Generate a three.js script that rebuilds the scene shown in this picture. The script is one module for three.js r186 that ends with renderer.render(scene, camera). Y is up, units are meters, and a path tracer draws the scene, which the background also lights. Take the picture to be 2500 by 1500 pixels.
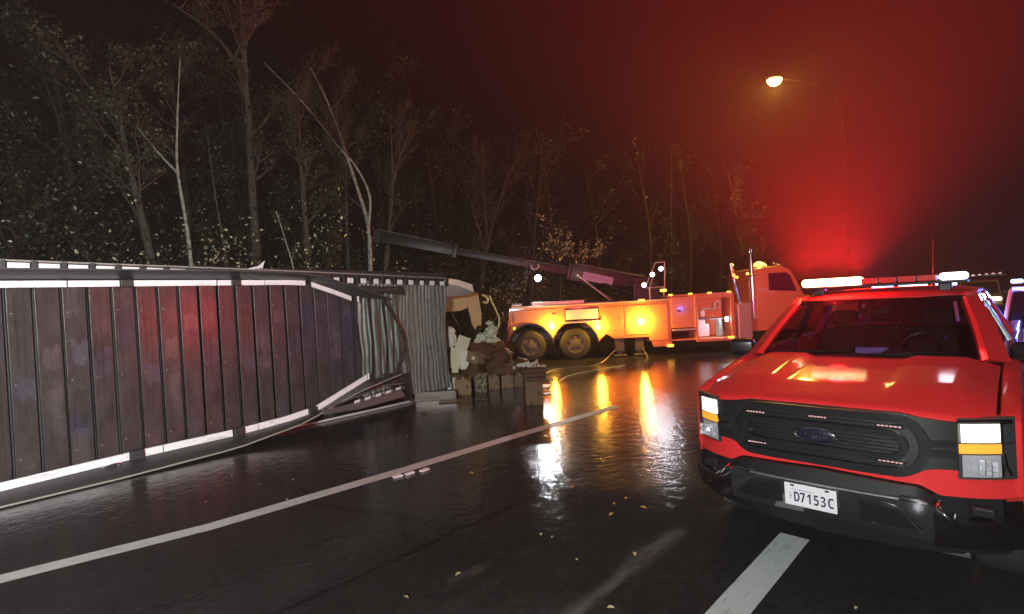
import * as THREE from 'three';
import { RoundedBoxGeometry } from 'three/addons/geometries/RoundedBoxGeometry.js';
import { mergeGeometries, mergeVertices, toCreasedNormals } from 'three/addons/utils/BufferGeometryUtils.js';

// ---------------------------------------------------------------- camera, sky, moonlight, exposure
const scene = new THREE.Scene();
const camera = new THREE.PerspectiveCamera(61.93, 2500 / 1500, 0.05, 600);
camera.position.set(0, 2.02, 0);
camera.rotation.set(-0.0102, 0, -0.055);
const renderer = new THREE.WebGLRenderer({ antialias: true });
renderer.setSize(1024, 614);
renderer.toneMapping = THREE.LinearToneMapping;
renderer.toneMappingExposure = 1.0;
renderer.shadowMap.enabled = true;
{
  const w = 16, h = 8, a = new Float32Array(w * h * 4);
  for (let i = 0; i < w * h; i++) { a[i * 4] = 0.0011; a[i * 4 + 1] = 0.0004; a[i * 4 + 2] = 0.0005; a[i * 4 + 3] = 1; }
  const sky = new THREE.DataTexture(a, w, h, THREE.RGBAFormat, THREE.FloatType);
  sky.mapping = THREE.EquirectangularReflectionMapping; sky.magFilter = THREE.LinearFilter; sky.needsUpdate = true;
  scene.background = sky; scene.environment = sky;
}
const moon = new THREE.DirectionalLight(0xffe9dc, 0.006);
moon.position.set(-20, 60, 30); moon.castShadow = true;
Object.assign(moon.shadow.camera, { left: -40, right: 40, top: 40, bottom: -40, far: 200 });
scene.add(moon); scene.add(moon.target);
scene.fog = new THREE.FogExp2(0xfff4ee, 0.0012);   // drizzle and mist that the lamps light up

const RED = { front: 80, side: 24, rear: 130, up: 235, beam: 520 }, TOW = { amber: 8, locker: 8, rack: 2.5, work: 22 }, FLOOD = 500, STREET = 270, BLUE = 22, FL = { x: -1.6, z: 3.2, h: 2.7 };
// ---------------------------------------------------------------- helpers
const V = (x, y, z) => new THREE.Vector3(x, y, z);
const r2 = Math.SQRT1_2;
const R = (s, n, y = 0) => V((s - n) * r2, y, -(s + n) * r2);        // metres along the road, metres to its left
const W = (x, y, z) => V(x, y, -z);                                 // metres right, up, ahead
function rng(seed) { let a = seed >>> 0; return () => { a = (a + 0x6D2B79F5) | 0; let t = Math.imul(a ^ (a >>> 15), 1 | a); t = (t + Math.imul(t ^ (t >>> 7), 61 | t)) ^ t; return ((t ^ (t >>> 14)) >>> 0) / 4294967296; }; }
const lerp = (a, b, t) => a + (b - a) * t;
const clamp = (x, a = 0, b = 1) => Math.min(b, Math.max(a, x));
const smooth = (a, b, x) => { const t = clamp((x - a) / (b - a)); return t * t * (3 - 2 * t); };
const poly = (pts) => (x) => { if (x <= pts[0][0]) return pts[0][1]; for (let i = 1; i < pts.length; i++) if (x <= pts[i][0]) return lerp(pts[i - 1][1], pts[i][1], (x - pts[i - 1][0]) / (pts[i][0] - pts[i - 1][0])); return pts[pts.length - 1][1]; };
const hash2 = (x, y, s) => { let h = Math.imul(x, 374761393) + Math.imul(y, 668265263) + Math.imul(s, 974634777); h = Math.imul(h ^ (h >>> 13), 1274126177); return ((h ^ (h >>> 16)) >>> 0) / 4294967296; };
function vnoise(x, y, s = 0, px = 0, py = 0) {
  const xi = Math.floor(x), yi = Math.floor(y), fx = x - xi, fy = y - yi, u = fx * fx * (3 - 2 * fx), v = fy * fy * (3 - 2 * fy);
  const m = (a, p) => p ? ((a % p) + p) % p : a;
  const a = hash2(m(xi, px), m(yi, py), s), b = hash2(m(xi + 1, px), m(yi, py), s), c = hash2(m(xi, px), m(yi + 1, py), s), d = hash2(m(xi + 1, px), m(yi + 1, py), s);
  return lerp(lerp(a, b, u), lerp(c, d, u), v);
}
const fbm = (x, y, s = 0, o = 4) => { let t = 0, a = 0.5, n = 0; for (let i = 0; i < o; i++) { t += a * vnoise(x, y, s + i * 17); n += a; x *= 2.03; y *= 2.03; a *= 0.5; } return t / n; };
function texture(w, h, f, srgb = false, rep = [1, 1]) {
  const d = new Uint8Array(w * h * 4);
  for (let j = 0; j < h; j++) for (let i = 0; i < w; i++) { const c = f(i / w, j / h, i, j), k = (j * w + i) * 4; const a = Array.isArray(c) ? c : [c, c, c]; d[k] = clamp(a[0]) * 255; d[k + 1] = clamp(a[1]) * 255; d[k + 2] = clamp(a[2]) * 255; d[k + 3] = 255; }
  const t = new THREE.DataTexture(d, w, h); t.wrapS = t.wrapT = THREE.RepeatWrapping; t.magFilter = THREE.LinearFilter; t.minFilter = THREE.LinearMipmapLinearFilter; t.generateMipmaps = true;
  if (srgb) t.colorSpace = THREE.SRGBColorSpace; t.repeat.set(...rep); t.needsUpdate = true; return t;
}
const col = (r, g, b) => new THREE.Color().setRGB(r, g, b);
const std = (c, roughness = 0.6, metalness = 0, o = {}) => new THREE.MeshStandardMaterial({ color: col(...c), roughness, metalness, ...o });
const phy = (c, roughness = 0.4, o = {}) => new THREE.MeshPhysicalMaterial({ color: col(...c), roughness, ...o });
const glow = (c, k, base = [0.6, 0.6, 0.6]) => new THREE.MeshStandardMaterial({ color: col(...base), roughness: 0.4, emissive: col(...c), emissiveIntensity: k });
const taken = new Map();
function numbered(n) { const k = taken.get(n) || 0; taken.set(n, k + 1); return k ? `${n}_${String(k).padStart(3, '0')}` : n; }
function thing(name, label, category, pos = [0, 0, 0], turn = 0, group) {
  const o = new THREE.Group(); o.name = numbered(name); scene.add(o); o.position.set(...pos); o.rotation.y = turn;
  o.userData = { label, category }; if (group) o.userData.group = group; return o;
}
function part(name, geo, mat, parent, pos, rot) {
  const m = new THREE.Mesh(Array.isArray(geo) ? merge(geo) : geo, mat); m.name = name; m.castShadow = m.receiveShadow = true;
  if (pos) m.position.set(...pos); if (rot) m.rotation.set(...rot);
  parent.add(m); return m;
}
function single(name, geo, mat, label, category, group, pos, rot) {
  const m = part(numbered(name), geo, mat, scene, pos, rot); m.userData = { label, category }; if (group) m.userData.group = group; return m;
}
function structure(name, geo, mat) { const m = part(numbered(name), geo, mat, scene); m.userData.kind = 'structure'; return m; }
function merge(list) { return mergeGeometries(list.map((g) => { const q = g.index ? g.toNonIndexed() : g; for (const k of Object.keys(q.attributes)) if (!['position', 'normal', 'uv'].includes(k)) q.deleteAttribute(k); if (!q.attributes.uv) q.setAttribute('uv', new THREE.Float32BufferAttribute(new Float32Array(q.attributes.position.count * 2), 2)); return q; })); }
const rbox = (w, h, d, r = 0.015, x = 0, y = 0, z = 0, seg = 2) => new RoundedBoxGeometry(w, h, d, seg, Math.min(r, w / 2.01, h / 2.01, d / 2.01)).translate(x, y, z);
const box = (w, h, d, x = 0, y = 0, z = 0) => new THREE.BoxGeometry(w, h, d).translate(x, y, z);
const cyl = (r0, r1, h, x = 0, y = 0, z = 0, n = 20) => new THREE.CylinderGeometry(r0, r1, h, n).translate(x, y, z);
const tf = (g, rx = 0, ry = 0, rz = 0, x = 0, y = 0, z = 0) => { g.applyMatrix4(new THREE.Matrix4().makeRotationFromEuler(new THREE.Euler(rx, ry, rz))); return g.translate(x, y, z); };
function sweep(pts, rad, sides = 7, closedCaps = true) {      // tube of varying radius along points
  const n = pts.length, P = [], I = [], U = [];
  let up = V(0.31, 0.17, 0.93).normalize(); let len = 0;
  for (let i = 0; i < n; i++) {
    const t = pts[Math.min(n - 1, i + 1)].clone().sub(pts[Math.max(0, i - 1)]).normalize();
    const a = up.clone().sub(t.clone().multiplyScalar(up.dot(t))); if (a.lengthSq() < 1e-6) a.set(1, 0, 0).sub(t.clone().multiplyScalar(t.x)); a.normalize(); up = a;
    const b = t.clone().cross(a), r = Array.isArray(rad) ? rad[i] : typeof rad === 'function' ? rad(i / (n - 1)) : rad;
    if (i) len += pts[i].distanceTo(pts[i - 1]);
    for (let k = 0; k <= sides; k++) { const f = k / sides * Math.PI * 2, c = Math.cos(f) * r, s = Math.sin(f) * r; P.push(pts[i].x + a.x * c + b.x * s, pts[i].y + a.y * c + b.y * s, pts[i].z + a.z * c + b.z * s); U.push(k / sides, len); }
  }
  const m = sides + 1;
  for (let i = 0; i < n - 1; i++) for (let k = 0; k < sides; k++) { const p = i * m + k; I.push(p, p + 1, p + m, p + 1, p + m + 1, p + m); }
  if (closedCaps) for (const e of [0, n - 1]) { const c = P.length / 3; P.push(pts[e].x, pts[e].y, pts[e].z); U.push(0.5, len); for (let k = 0; k < sides; k++) { const p = e * m + k; e ? I.push(c, p, p + 1) : I.push(c, p + 1, p); } }
  const g = new THREE.BufferGeometry(); g.setAttribute('position', new THREE.Float32BufferAttribute(P, 3)); g.setAttribute('uv', new THREE.Float32BufferAttribute(U, 2)); g.setIndex(I); g.computeVertexNormals(); return g;
}
const curve = (pts, n = 24) => new THREE.CatmullRomCurve3(pts, false, 'centripetal').getPoints(n);
const tube = (pts, r, n = 24, sides = 8) => sweep(curve(pts, n), r, sides);
const rod = (a, b, r, sides = 8) => sweep([a, b], r, sides);
function grid(nu, nv, f, uv) {
  const P = [], U = [], I = [];
  for (let j = 0; j <= nv; j++) for (let i = 0; i <= nu; i++) { const p = f(i / nu, j / nv); P.push(p.x, p.y, p.z); const q = uv ? uv(i / nu, j / nv, p) : [i / nu, j / nv]; U.push(q[0], q[1]); }
  for (let j = 0; j < nv; j++) for (let i = 0; i < nu; i++) { const a = j * (nu + 1) + i; I.push(a, a + 1, a + nu + 2, a, a + nu + 2, a + nu + 1); }
  const g = new THREE.BufferGeometry(); g.setAttribute('position', new THREE.Float32BufferAttribute(P, 3)); g.setAttribute('uv', new THREE.Float32BufferAttribute(U, 2)); g.setIndex(I); g.computeVertexNormals(); return g;
}
// a closed sheet of thickness: f gives the front, shifted by back for the rear face
function shell(nu, nv, f, back, crease = 0.7) {
  const P = [], U = [], I = [], m = nu + 1, N = m * (nv + 1);
  for (let s = 0; s < 2; s++) for (let j = 0; j <= nv; j++) for (let i = 0; i <= nu; i++) { const p = f(i / nu, j / nv); if (s) p.add(typeof back === 'function' ? back(i / nu, j / nv) : back); P.push(p.x, p.y, p.z); U.push(p.x + p.z * 0.37, p.y + p.z * 0.61); }
  for (let j = 0; j < nv; j++) for (let i = 0; i < nu; i++) { const a = j * m + i; I.push(a, a + 1, a + m + 1, a, a + m + 1, a + m); const b = a + N; I.push(b, b + m + 1, b + 1, b, b + m, b + m + 1); }
  const q = (a, b) => I.push(a, a + N, b, b, a + N, b + N);
  for (let i = 0; i < nu; i++) { q(i + 1 - 1, i + 1); const t = nv * m + i; q(t + 1, t); }
  for (let j = 0; j < nv; j++) { q((j + 1) * m, j * m); q(j * m + nu, (j + 1) * m + nu); }
  let g = new THREE.BufferGeometry(); g.setAttribute('position', new THREE.Float32BufferAttribute(P, 3)); g.setAttribute('uv', new THREE.Float32BufferAttribute(U, 2)); g.setIndex(I);
  return toCreasedNormals(g, crease);
}
const resample = (pts, n) => { const L = [0]; for (let i = 1; i < pts.length; i++) L.push(L[i - 1] + pts[i].distanceTo(pts[i - 1])); const out = []; for (let k = 0; k <= n; k++) { const d = L[L.length - 1] * k / n; let i = 1; while (i < pts.length - 1 && L[i] < d) i++; out.push(pts[i - 1].clone().lerp(pts[i], clamp((d - L[i - 1]) / (L[i] - L[i - 1] || 1)))); } return out; };
function slab(A, B, back, n = 24, nv = 1, crease = 0.7) { const a = resample(A, n), b = resample(B, n); return shell(n, nv, (u, v) => a[Math.round(u * n)].clone().lerp(b[Math.round(u * n)], v), back, crease); }
function extrude(pts, depth, bevel = 0, holes = []) {
  const s = new THREE.Shape(pts.map((p) => new THREE.Vector2(p[0], p[1]))); for (const h of holes) s.holes.push(new THREE.Path(h.map((p) => new THREE.Vector2(p[0], p[1]))));
  return new THREE.ExtrudeGeometry(s, { depth, bevelEnabled: bevel > 0, bevelThickness: bevel, bevelSize: bevel, bevelOffset: -bevel, bevelSegments: 2, curveSegments: 8 });
}
const sideways = (pts, x0, x1, bevel = 0, holes) => toCreasedNormals(extrude(pts, Math.abs(x1 - x0) - 2 * bevel, bevel, holes).rotateY(Math.PI / 2).translate(Math.min(x0, x1) + bevel, 0, 0), 0.6);   // outline in (back, up), extruded across
function spot(parent, c, I, at, to, angle, penumbra = 1, size = 1) {
  const l = new THREE.SpotLight(col(...c), I, 0, angle, penumbra, 2); l.position.set(...at); l.target.position.set(...to); l.castShadow = true; l.shadow.radius = size; parent.add(l); parent.add(l.target); return l;
}
function point(parent, c, I, at, size = 1) { const l = new THREE.PointLight(col(...c), I, 0, 2); l.position.set(...at); l.castShadow = true; l.shadow.radius = size; parent.add(l); return l; }
// ---------------------------------------------------------------- ground and road
const roadRough = texture(1024, 512, (u, v) => {
  const s = u * 64, n = v * 32;
  const pool = smooth(0.44, 0.62, fbm(s * 0.35 + 3, n * 0.55, 5, 5));          // standing water
  const wheel = Math.exp(-(((n - 12.2) / 0.55) ** 2)) + Math.exp(-(((n - 14.1) / 0.55) ** 2));
  let r = 0.18 - 0.09 * pool - 0.03 * wheel + 0.07 * (fbm(s * 3, n * 3, 9, 3) - 0.5);
  return clamp(r, 0.06, 0.4);
});
const roadColor = texture(2048, 1024, (u, v) => {
  const s = u * 64 - 20, n = v * 32 - 16;
  let a = 0.17 + 0.05 * (fbm(s * 1.1, n * 1.6, 2, 4) - 0.5) + 0.05 * (hash2(Math.floor(u * 2048), Math.floor(v * 1024), 3) - 0.5);
  // an old line ground off the lane, and a scuffed patch beside it
  const old = Math.exp(-(((n - 2.08 - 0.05 * Math.sin(s * 2.2)) / 0.085) ** 2)) * smooth(-1, 0, s) * (1 - smooth(5.6, 7, s)) * smooth(0.38, 0.62, fbm(s * 2.4, n * 9, 12, 4));
  const scuff = Math.exp(-(((n - 2.95) / 0.16) ** 2)) * smooth(1.6, 2.1, s) * (1 - smooth(2.6, 3.1, s)) * smooth(0.4, 0.7, fbm(s * 3, n * 8, 21, 4));
  const tar = Math.exp(-(((n - 3.62 - 0.12 * (fbm(s * 0.7, 3, 25, 4) - 0.5)) / 0.02) ** 2)) + Math.exp(-(((s - 9.4 - 0.5 * (fbm(n * 0.8, 7, 27, 4) - 0.5)) / 0.025) ** 2)) + Math.exp(-(((s - 2.4 - 0.8 * (fbm(n * 0.9, 9, 29, 4) - 0.5)) / 0.02) ** 2)) * smooth(3, 4, n);
  a += 0.19 * old + 0.10 * scuff - 0.09 * Math.min(1, tar);
  return [a * 1.0, a * 0.97, a * 0.98];
}, true);
const roadBump = texture(512, 512, (u, v, i, j) => { const k = 512; return 0.55 * hash2(i, j, 7) + 0.45 * vnoise(u * 128, v * 128, 8, 128, 128); });
const ripple = texture(1024, 1024, (u, v) => 0.46 * vnoise(u * 24, v * 24, 31, 24, 24) + 0.28 * vnoise(u * 60, v * 60, 32, 60, 60) + 0.16 * vnoise(u * 150, v * 150, 33, 150, 150) + 0.10 * vnoise(u * 320, v * 320, 34, 320, 320));
roadBump.repeat.set(1 / 0.9, 1 / 0.9); ripple.repeat.set(1 / 2.2, 1 / 2.2);
roadRough.repeat.set(1 / 64, 1 / 32); roadRough.offset.set(20 / 64, 16 / 32); roadColor.repeat.set(1 / 64, 1 / 32); roadColor.offset.set(20 / 64, 16 / 32);
const M = {};
M.road = std([1, 1, 1], 1, 0, { map: roadColor, roughnessMap: roadRough, bumpMap: ripple, bumpScale: 0.004 });
const flat = (s0, s1, n0, n1, y, ns = 1, nn = 1, bend = () => 0) => grid(ns, nn, (a, b) => { const s = lerp(s0, s1, a), n = lerp(n0, n1, b); return R(s, n + bend(s), y); }, (a, b) => [lerp(s0, s1, a), lerp(n0, n1, b)]);
structure('road', flat(-40, 90, -13, 15.2, 0, 40, 12), M.road);
const soilTex = texture(512, 512, (u, v) => { const a = 0.16 + 0.16 * vnoise(u * 40, v * 40, 51, 40, 40) + 0.10 * vnoise(u * 130, v * 130, 52, 130, 130); return [a * 0.95, a * 0.9, a * 0.72]; }, true, [1 / 3, 1 / 3]);
M.soil = std([0.8, 0.8, 0.8], 0.9, 0, { map: soilTex });
const bankHeight = (s, n) => n > 15 ? 0.22 * Math.min(n - 15, 14) + 0.35 * (fbm(s * 0.4, n * 0.4, 61, 3) - 0.5) * smooth(15, 17, n) : -0.05;
structure('terrain', grid(110, 100, (a, b) => { const s = lerp(-110, 190, a), n = lerp(-120, 130, b); return R(s, n, n > 15 ? bankHeight(s, n) : -0.06); }, (a, b) => [a * 300, b * 250]), M.soil);
// painted markings
const paintTex = texture(512, 128, (u, v) => { const wear = smooth(0.6, 0.85, fbm(u * 50, v * 10, 71, 4)); const a = 0.9 - 0.14 * wear - 0.07 * fbm(u * 160, v * 30, 73, 3); return [a, a * 1.0, a * 1.0]; }, true, [1 / 6, 1 / 0.3]);
M.paint = std([0.78, 0.82, 0.82], 0.5, 0, { map: paintTex });
const edgeBend = poly([[-40, 1.3], [-6, 0.62], [-0.1, 0.42], [1.3, 0.13], [3.5, 0], [5.5, -0.06], [9, -0.25], [30, -0.6], [90, -1]]);
structure('edge_line', flat(-14, 7.9, 5.42, 5.62, 0.004, 60, 1, edgeBend), M.paint);
const dashGeo = (s0, s1, n0 = 1.26, n1 = 1.48) => flat(s0, s1, n0, n1, 0.004, 8, 1);
structure('lane_dash', flat(0.4, 4.45, 1.26, 1.475, 0.004, 8, 1), M.paint);
structure('lane_dash', flat(-12, -8.6, 1.26, 1.475, 0.004, 8, 1), M.paint);
for (let k = 1; k < 4; k++) structure('lane_dash', dashGeo(4.4 + k * 12.2 - 3.6, 4.4 + k * 12.2, 1.26, 1.475), M.paint);
for (let k = -1; k < 4; k++) structure('lane_dash', dashGeo(2 + k * 12.2, 5.6 + k * 12.2, -2.5, -2.28), M.paint);
// ---------------------------------------------------------------- shared materials
M.red = phy([0.7, 0.014, 0.016], 0.8, { clearcoat: 0.4, clearcoatRoughness: 0.1 });
M.blackPlastic = std([0.008, 0.008, 0.009], 0.45);
M.gloss = phy([0.012, 0.012, 0.014], 0.25, { clearcoat: 0.6, clearcoatRoughness: 0.1 });
M.gun = std([0.02, 0.02, 0.023], 0.28, 0.3);
M.bumper = phy([0.38, 0.36, 0.4], 0.1, { metalness: 0.95, clearcoat: 0.7, clearcoatRoughness: 0.12 });
M.bumperEnd = phy([0.5, 0.48, 0.52], 0.1, { metalness: 1 });
M.chrome = std([0.82, 0.82, 0.84], 0.12, 1);
M.satin = std([0.5, 0.5, 0.52], 0.4, 0.9);
M.glass = phy([0.5, 0.5, 0.52], 0.02, { transmission: 1, thickness: 0, ior: 1.5 });
M.clear = phy([0.95, 0.95, 0.95], 0.03, { transmission: 1, thickness: 0, ior: 1.45 });
M.rubber = std([0.022, 0.022, 0.023], 0.75);
M.cloth = std([0.007, 0.007, 0.009], 0.9);
M.steel = std([0.3, 0.3, 0.31], 0.45, 0.8);
M.steelDark = std([0.07, 0.07, 0.075], 0.5, 0.5);
M.headWhite = glow([1, 0.95, 0.82], 4.5);
M.reflect = std([0.6, 0.6, 0.66], 0.3, 0.3);
M.headAmber = glow([1, 0.42, 0.02], 0.75, [0.8, 0.35, 0.05]);
M.redLamp = glow([1, 0.5, 0.22], 18, [0.8, 0.1, 0.08]);
M.whiteLamp = glow([1, 0.93, 1], 3.5);
M.redLens = phy([0.5, 0.03, 0.03], 0.25, { clearcoat: 1 });

// ---------------------------------------------------------------- red pickup, nose towards the road ahead of it
const dF = (u) => 0.04 + 0.30 * Math.abs(u) ** 4;
const Fp = (u, h, off = 0) => V(u, h, -(dF(u) + off));
function frontPanel(a, b, top, bot, off, th, nu = 28, nv = 4) { const o = typeof off === 'function' ? off : () => off; return shell(nu, nv, (p, q) => { const u = lerp(a, b, p), h = lerp(bot(u), top(u), q); return Fp(u, h, o(u, q)); }, V(0, 0, -th)); }
function frontBar(path, width, off, th, n = 40) {   // band of given width along a path of (u, h)
  const c = curve(path.map((p) => V(p[0], p[1], 0)), n), A = [], B = [];
  c.forEach((p, i) => { const t = c[Math.min(n, i + 1)].clone().sub(c[Math.max(0, i - 1)]).normalize(), k = width / 2; A.push(Fp(p.x - t.y * k, p.y + t.x * k, off)); B.push(Fp(p.x + t.y * k, p.y - t.x * k, off)); });
  return shell(n, 1, (u, v) => (v ? A : B)[Math.round(u * n)].clone(), V(0, 0, -th), 0.5);
}
const both = (pts) => [...pts.slice().reverse().map(([u, h]) => [-u, h]), ...pts.filter(([u]) => u > 0)];
const K = (x) => () => x;
function wheel(parent, x, y, z, r, w, hub, name = 'wheel') {
  const prof = [[r * 0.58, -w / 2], [r * 0.86, -w / 2], [r * 0.97, -w * 0.42], [r, -w * 0.3], [r, w * 0.3], [r * 0.97, w * 0.42], [r * 0.86, w / 2], [r * 0.58, w / 2]].map((p) => new THREE.Vector2(...p));
  const o = part(name, new THREE.LatheGeometry(prof, 36).rotateZ(Math.PI / 2), M.rubber, parent, [x, y, z]); const s = Math.sign(x) || 1;
  const rim = [new THREE.Vector2(0.001, 0.03), new THREE.Vector2(r * 0.2, 0.035), new THREE.Vector2(r * 0.24, 0), new THREE.Vector2(r * 0.5, -0.03), new THREE.Vector2(r * 0.56, 0.02), new THREE.Vector2(r * 0.6, 0.02), new THREE.Vector2(r * 0.6, -w * 0.8)];
  const rg = [new THREE.LatheGeometry(rim, 28)];
  for (let k = 0; k < 8; k++) rg.push(tf(cyl(0.014, 0.014, 0.03, r * 0.3, 0.01, 0, 8), 0, k * Math.PI / 4, 0));
  for (let k = 0; k < 6; k++) rg.push(tf(rbox(r * 0.3, 0.03, r * 0.12, 0.01, r * 0.39, 0, 0), 0, k * Math.PI / 3, 0));
  part('rim', merge(rg).rotateZ(-Math.PI / 2 * s), hub, o, [s * w * 0.38, 0, 0]);
  return o;
}
{
  const t = thing('pickup_truck', 'red pickup truck with black grille, lit headlights and roof light bar on wet road', 'pickup truck', [2.015, 0, -3.462], -Math.PI / 4);
  // body
  const hood = part('hood', shell(40, 26, (a, b) => {
    const u = lerp(-0.885, 0.885, a), au = Math.abs(u), p = b ** 1.7, d = lerp(dF(u) + 0.015, 1.27 + 0.16 * u * u, p);
    let h = poly([[0, 1.182], [0.006, 1.206], [0.03, 1.228], [0.09, 1.252], [0.3, 1.305], [0.7, 1.36], [1, 1.388]])(p) - 0.03 * u * u - 0.025 * smooth(0.8, 0.885, au);
    h += 0.03 * (smooth(0.32, 0.40, au) - smooth(0.70, 0.80, au)) * smooth(0.05, 0.3, p);
    h -= 0.025 * smooth(0.45, 0.9, au) * (1 - smooth(0, 0.2, p));
    return V(u, h, -d);
  }, V(0, -0.022, 0.0), 0.5), M.red, t);
  hood.userData.label = 'glossy red hood with two raised ridges';
  part('front_panel', frontPanel(-0.965, 0.965, (u) => 1.19 - 0.02 * u * u, poly([[-0.98, 0.69], [-0.62, 0.70], [-0.54, 0.75], [0, 0.77], [0.54, 0.75], [0.62, 0.70], [0.98, 0.69]]), 0.035, 0.12, 40, 6), M.red, t);
  for (const s of [-1, 1]) {
    const arc = (cd, r) => { const o = []; for (let k = 0; k <= 16; k++) { const f = Math.PI * k / 16; o.push([cd + r * Math.cos(f), 0.44 + r * Math.sin(f)]); } return o; };
    const X0 = s * 0.893, X1 = s * 1.0;
    part('fender', sideways([[0.37, 0.62], [0.32, 0.75], [0.32, 1.15], [0.36, 1.19], [0.6, 1.252], [0.95, 1.305], [1.3, 1.35], [1.68, 1.39], [1.68, 0.44], ...arc(0.98, 0.51), [0.45, 0.44]], X0, X1, 0.035), M.red, t);
    part('wheel_arch', sideways([...arc(0.98, 0.545), ...arc(0.98, 0.50).reverse()], s * 0.8, s * 1.012, 0.008), M.blackPlastic, t);
    const door = part('door', sideways([[1.70, 0.45], [1.70, 1.39], [2.86, 1.41], [2.86, 0.45]], X0, X1, 0.03), M.red, t);
    part('handle', rbox(0.03, 0.03, 0.22, 0.012, s * 1.01, 1.16, -2.65), M.red, door);
    const rd = part('door', sideways([[2.875, 0.45], [2.875, 1.41], [3.86, 1.42], [3.86, 0.62], [3.75, 0.45]], X0, X1, 0.03), M.red, t);
    part('handle', rbox(0.03, 0.03, 0.22, 0.012, s * 1.01, 1.17, -3.65), M.red, rd);
    part('bed_side', sideways([[3.90, 0.5], [3.90, 1.40], [5.78, 1.40], [5.78, 0.6], [5.22, 0.55], [5.18, 0.44], ...arc(4.67, 0.51), [4.14, 0.5]], X0, X1, 0.03), M.red, t);
    part('sill', rbox(0.1, 0.13, 2.2, 0.03, s * 0.92, 0.40, -2.75), M.blackPlastic, t);
    // pillars and side glass
    part('pillar', slab([V(s * 0.945, 1.375, -1.40), V(s * 0.86, 1.62, -1.83), V(s * 0.735, 1.875, -2.25), V(s * 0.72, 1.895, -2.45)], [V(s * 0.825, 1.40, -1.30), V(s * 0.755, 1.63, -1.70), V(s * 0.665, 1.855, -2.1), V(s * 0.655, 1.90, -2.4)], V(-s * 0.05, -0.02, -0.05), 16, 3), M.red, t);
    part('pillar', slab([V(s * 0.945, 1.39, -2.78), V(s * 0.725, 1.88, -2.82)], [V(s * 0.945, 1.39, -2.90), V(s * 0.725, 1.88, -2.92)], V(-s * 0.05, 0, 0), 6, 1), M.gloss, t);
    part('pillar', slab([V(s * 0.945, 1.40, -3.68), V(s * 0.725, 1.88, -3.5)], [V(s * 0.945, 1.40, -3.88), V(s * 0.725, 1.88, -3.8)], V(-s * 0.05, 0, 0), 6, 1), M.red, t);
    part('window', grid(6, 6, (a, b) => V(s * lerp(0.93, 0.72, b), lerp(1.385, 1.87, b), -lerp(lerp(1.5, 2.32, b), lerp(3.7, 3.52, b), a))), M.glass, t);
    // mirror
    const m = part('mirror', toCreasedNormals(new RoundedBoxGeometry(0.235, 0.165, 0.12, 4, 0.045), 0.6), M.gloss, t, [s * 1.055, 1.425, -1.57], [0, s * -0.25, 0]);
    part('arm', rbox(0.16, 0.05, 0.07, 0.02, -s * 0.1, -0.05, -0.02), M.blackPlastic, m);
    // headlight
    const hz = (u0, u1, h0, h1, off, th, nu = 8) => frontPanel(s * u0, s * u1, K(h1), K(h0), off, th, nu, 3);
    const hl = part('headlight', hz(0.715, 0.965, 0.815, 1.178, 0.012, 0.05), M.steelDark, t); hl.userData.label = 'tall headlight with white, amber and chrome chambers';
    part('low_beam_lamp', hz(0.735, 0.90, 1.04, 1.145, -0.006, 0.012), M.headWhite, hl);
    part('lamp_surround', [hz(0.722, 0.955, 1.148, 1.156, -0.008, 0.016), hz(0.722, 0.955, 1.03, 1.037, -0.008, 0.016), hz(0.905, 0.915, 0.83, 1.15, -0.006, 0.016, 2)], M.chrome, hl);
    part('turn_lamp', hz(0.722, 0.905, 0.972, 1.029, -0.004, 0.012), M.headAmber, hl);
    part('reflector', [hz(0.735, 0.90, 0.832, 0.962, 0.0, 0.006), hz(0.775, 0.885, 0.865, 0.945, -0.012, 0.008), hz(0.80, 0.82, 0.868, 0.942, -0.02, 0.006, 2), hz(0.84, 0.86, 0.868, 0.942, -0.02, 0.006, 2)], M.reflect, hl);
    for (let i = 0; i < 5; i++) for (let j = 0; j < 3; j++) part('facet', tf(rbox(0.026, 0.028, 0.008, 0.003), 0.5 * Math.sin(i * 2.3 + j), 0.6 * Math.cos(i * 1.7 + j * 2.1), 0, s * (0.765 + i * 0.028), 0.868 + j * 0.03, -(dF(0.8) - 0.018)), M.reflect, hl);
    part('trim', [frontBar([[s * 0.918, 0.97], [s * 0.925, 0.9], [s * 0.945, 0.84]], 0.012, -0.012, 0.01, 12), frontBar([[s * 0.72, 1.165], [s * 0.84, 1.17], [s * 0.955, 1.165]], 0.014, -0.006, 0.01, 12)], M.chrome, hl);
    part('cover_glass', grid(8, 6, (a, b) => Fp(s * lerp(0.715, 0.965, a), lerp(0.815, 1.178, b), -0.03)), M.clear, hl);
    spot(hl, [1, 0.97, 0.9], 26, [s * 0.82, 1.09, -(dF(0.82) - 0.045)], [s * 0.82, 0.2, 5], 0.6, 1, 3);
    // wheels
    wheel(t, s * 0.86, 0.41, -0.98, 0.41, 0.28, M.satin); wheel(t, s * 0.86, 0.41, -4.67, 0.41, 0.28, M.satin);
    // bumper ends with fog pocket
    part('bumper_end', frontPanel(s * 0.60, s * 0.985, (u) => lerp(0.60, 0.575, smooth(0.6, 0.7, Math.abs(u))), (u) => 0.40 - 0.0 * u, (u, q) => -0.055 + 0.05 * (1 - q) ** 2, 0.2, 14, 5), M.bumperEnd, t);
    part('bumper_corner', frontPanel(s * 0.915, s * 0.985, K(0.70), K(0.57), -0.04, 0.16, 5, 3), M.bumperEnd, t);
    const pk = part('fog_pocket', frontPanel(s * 0.575, s * 0.92, K(0.70), K(0.565), 0.07, 0.04, 10, 2), M.gloss, t);
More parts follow.
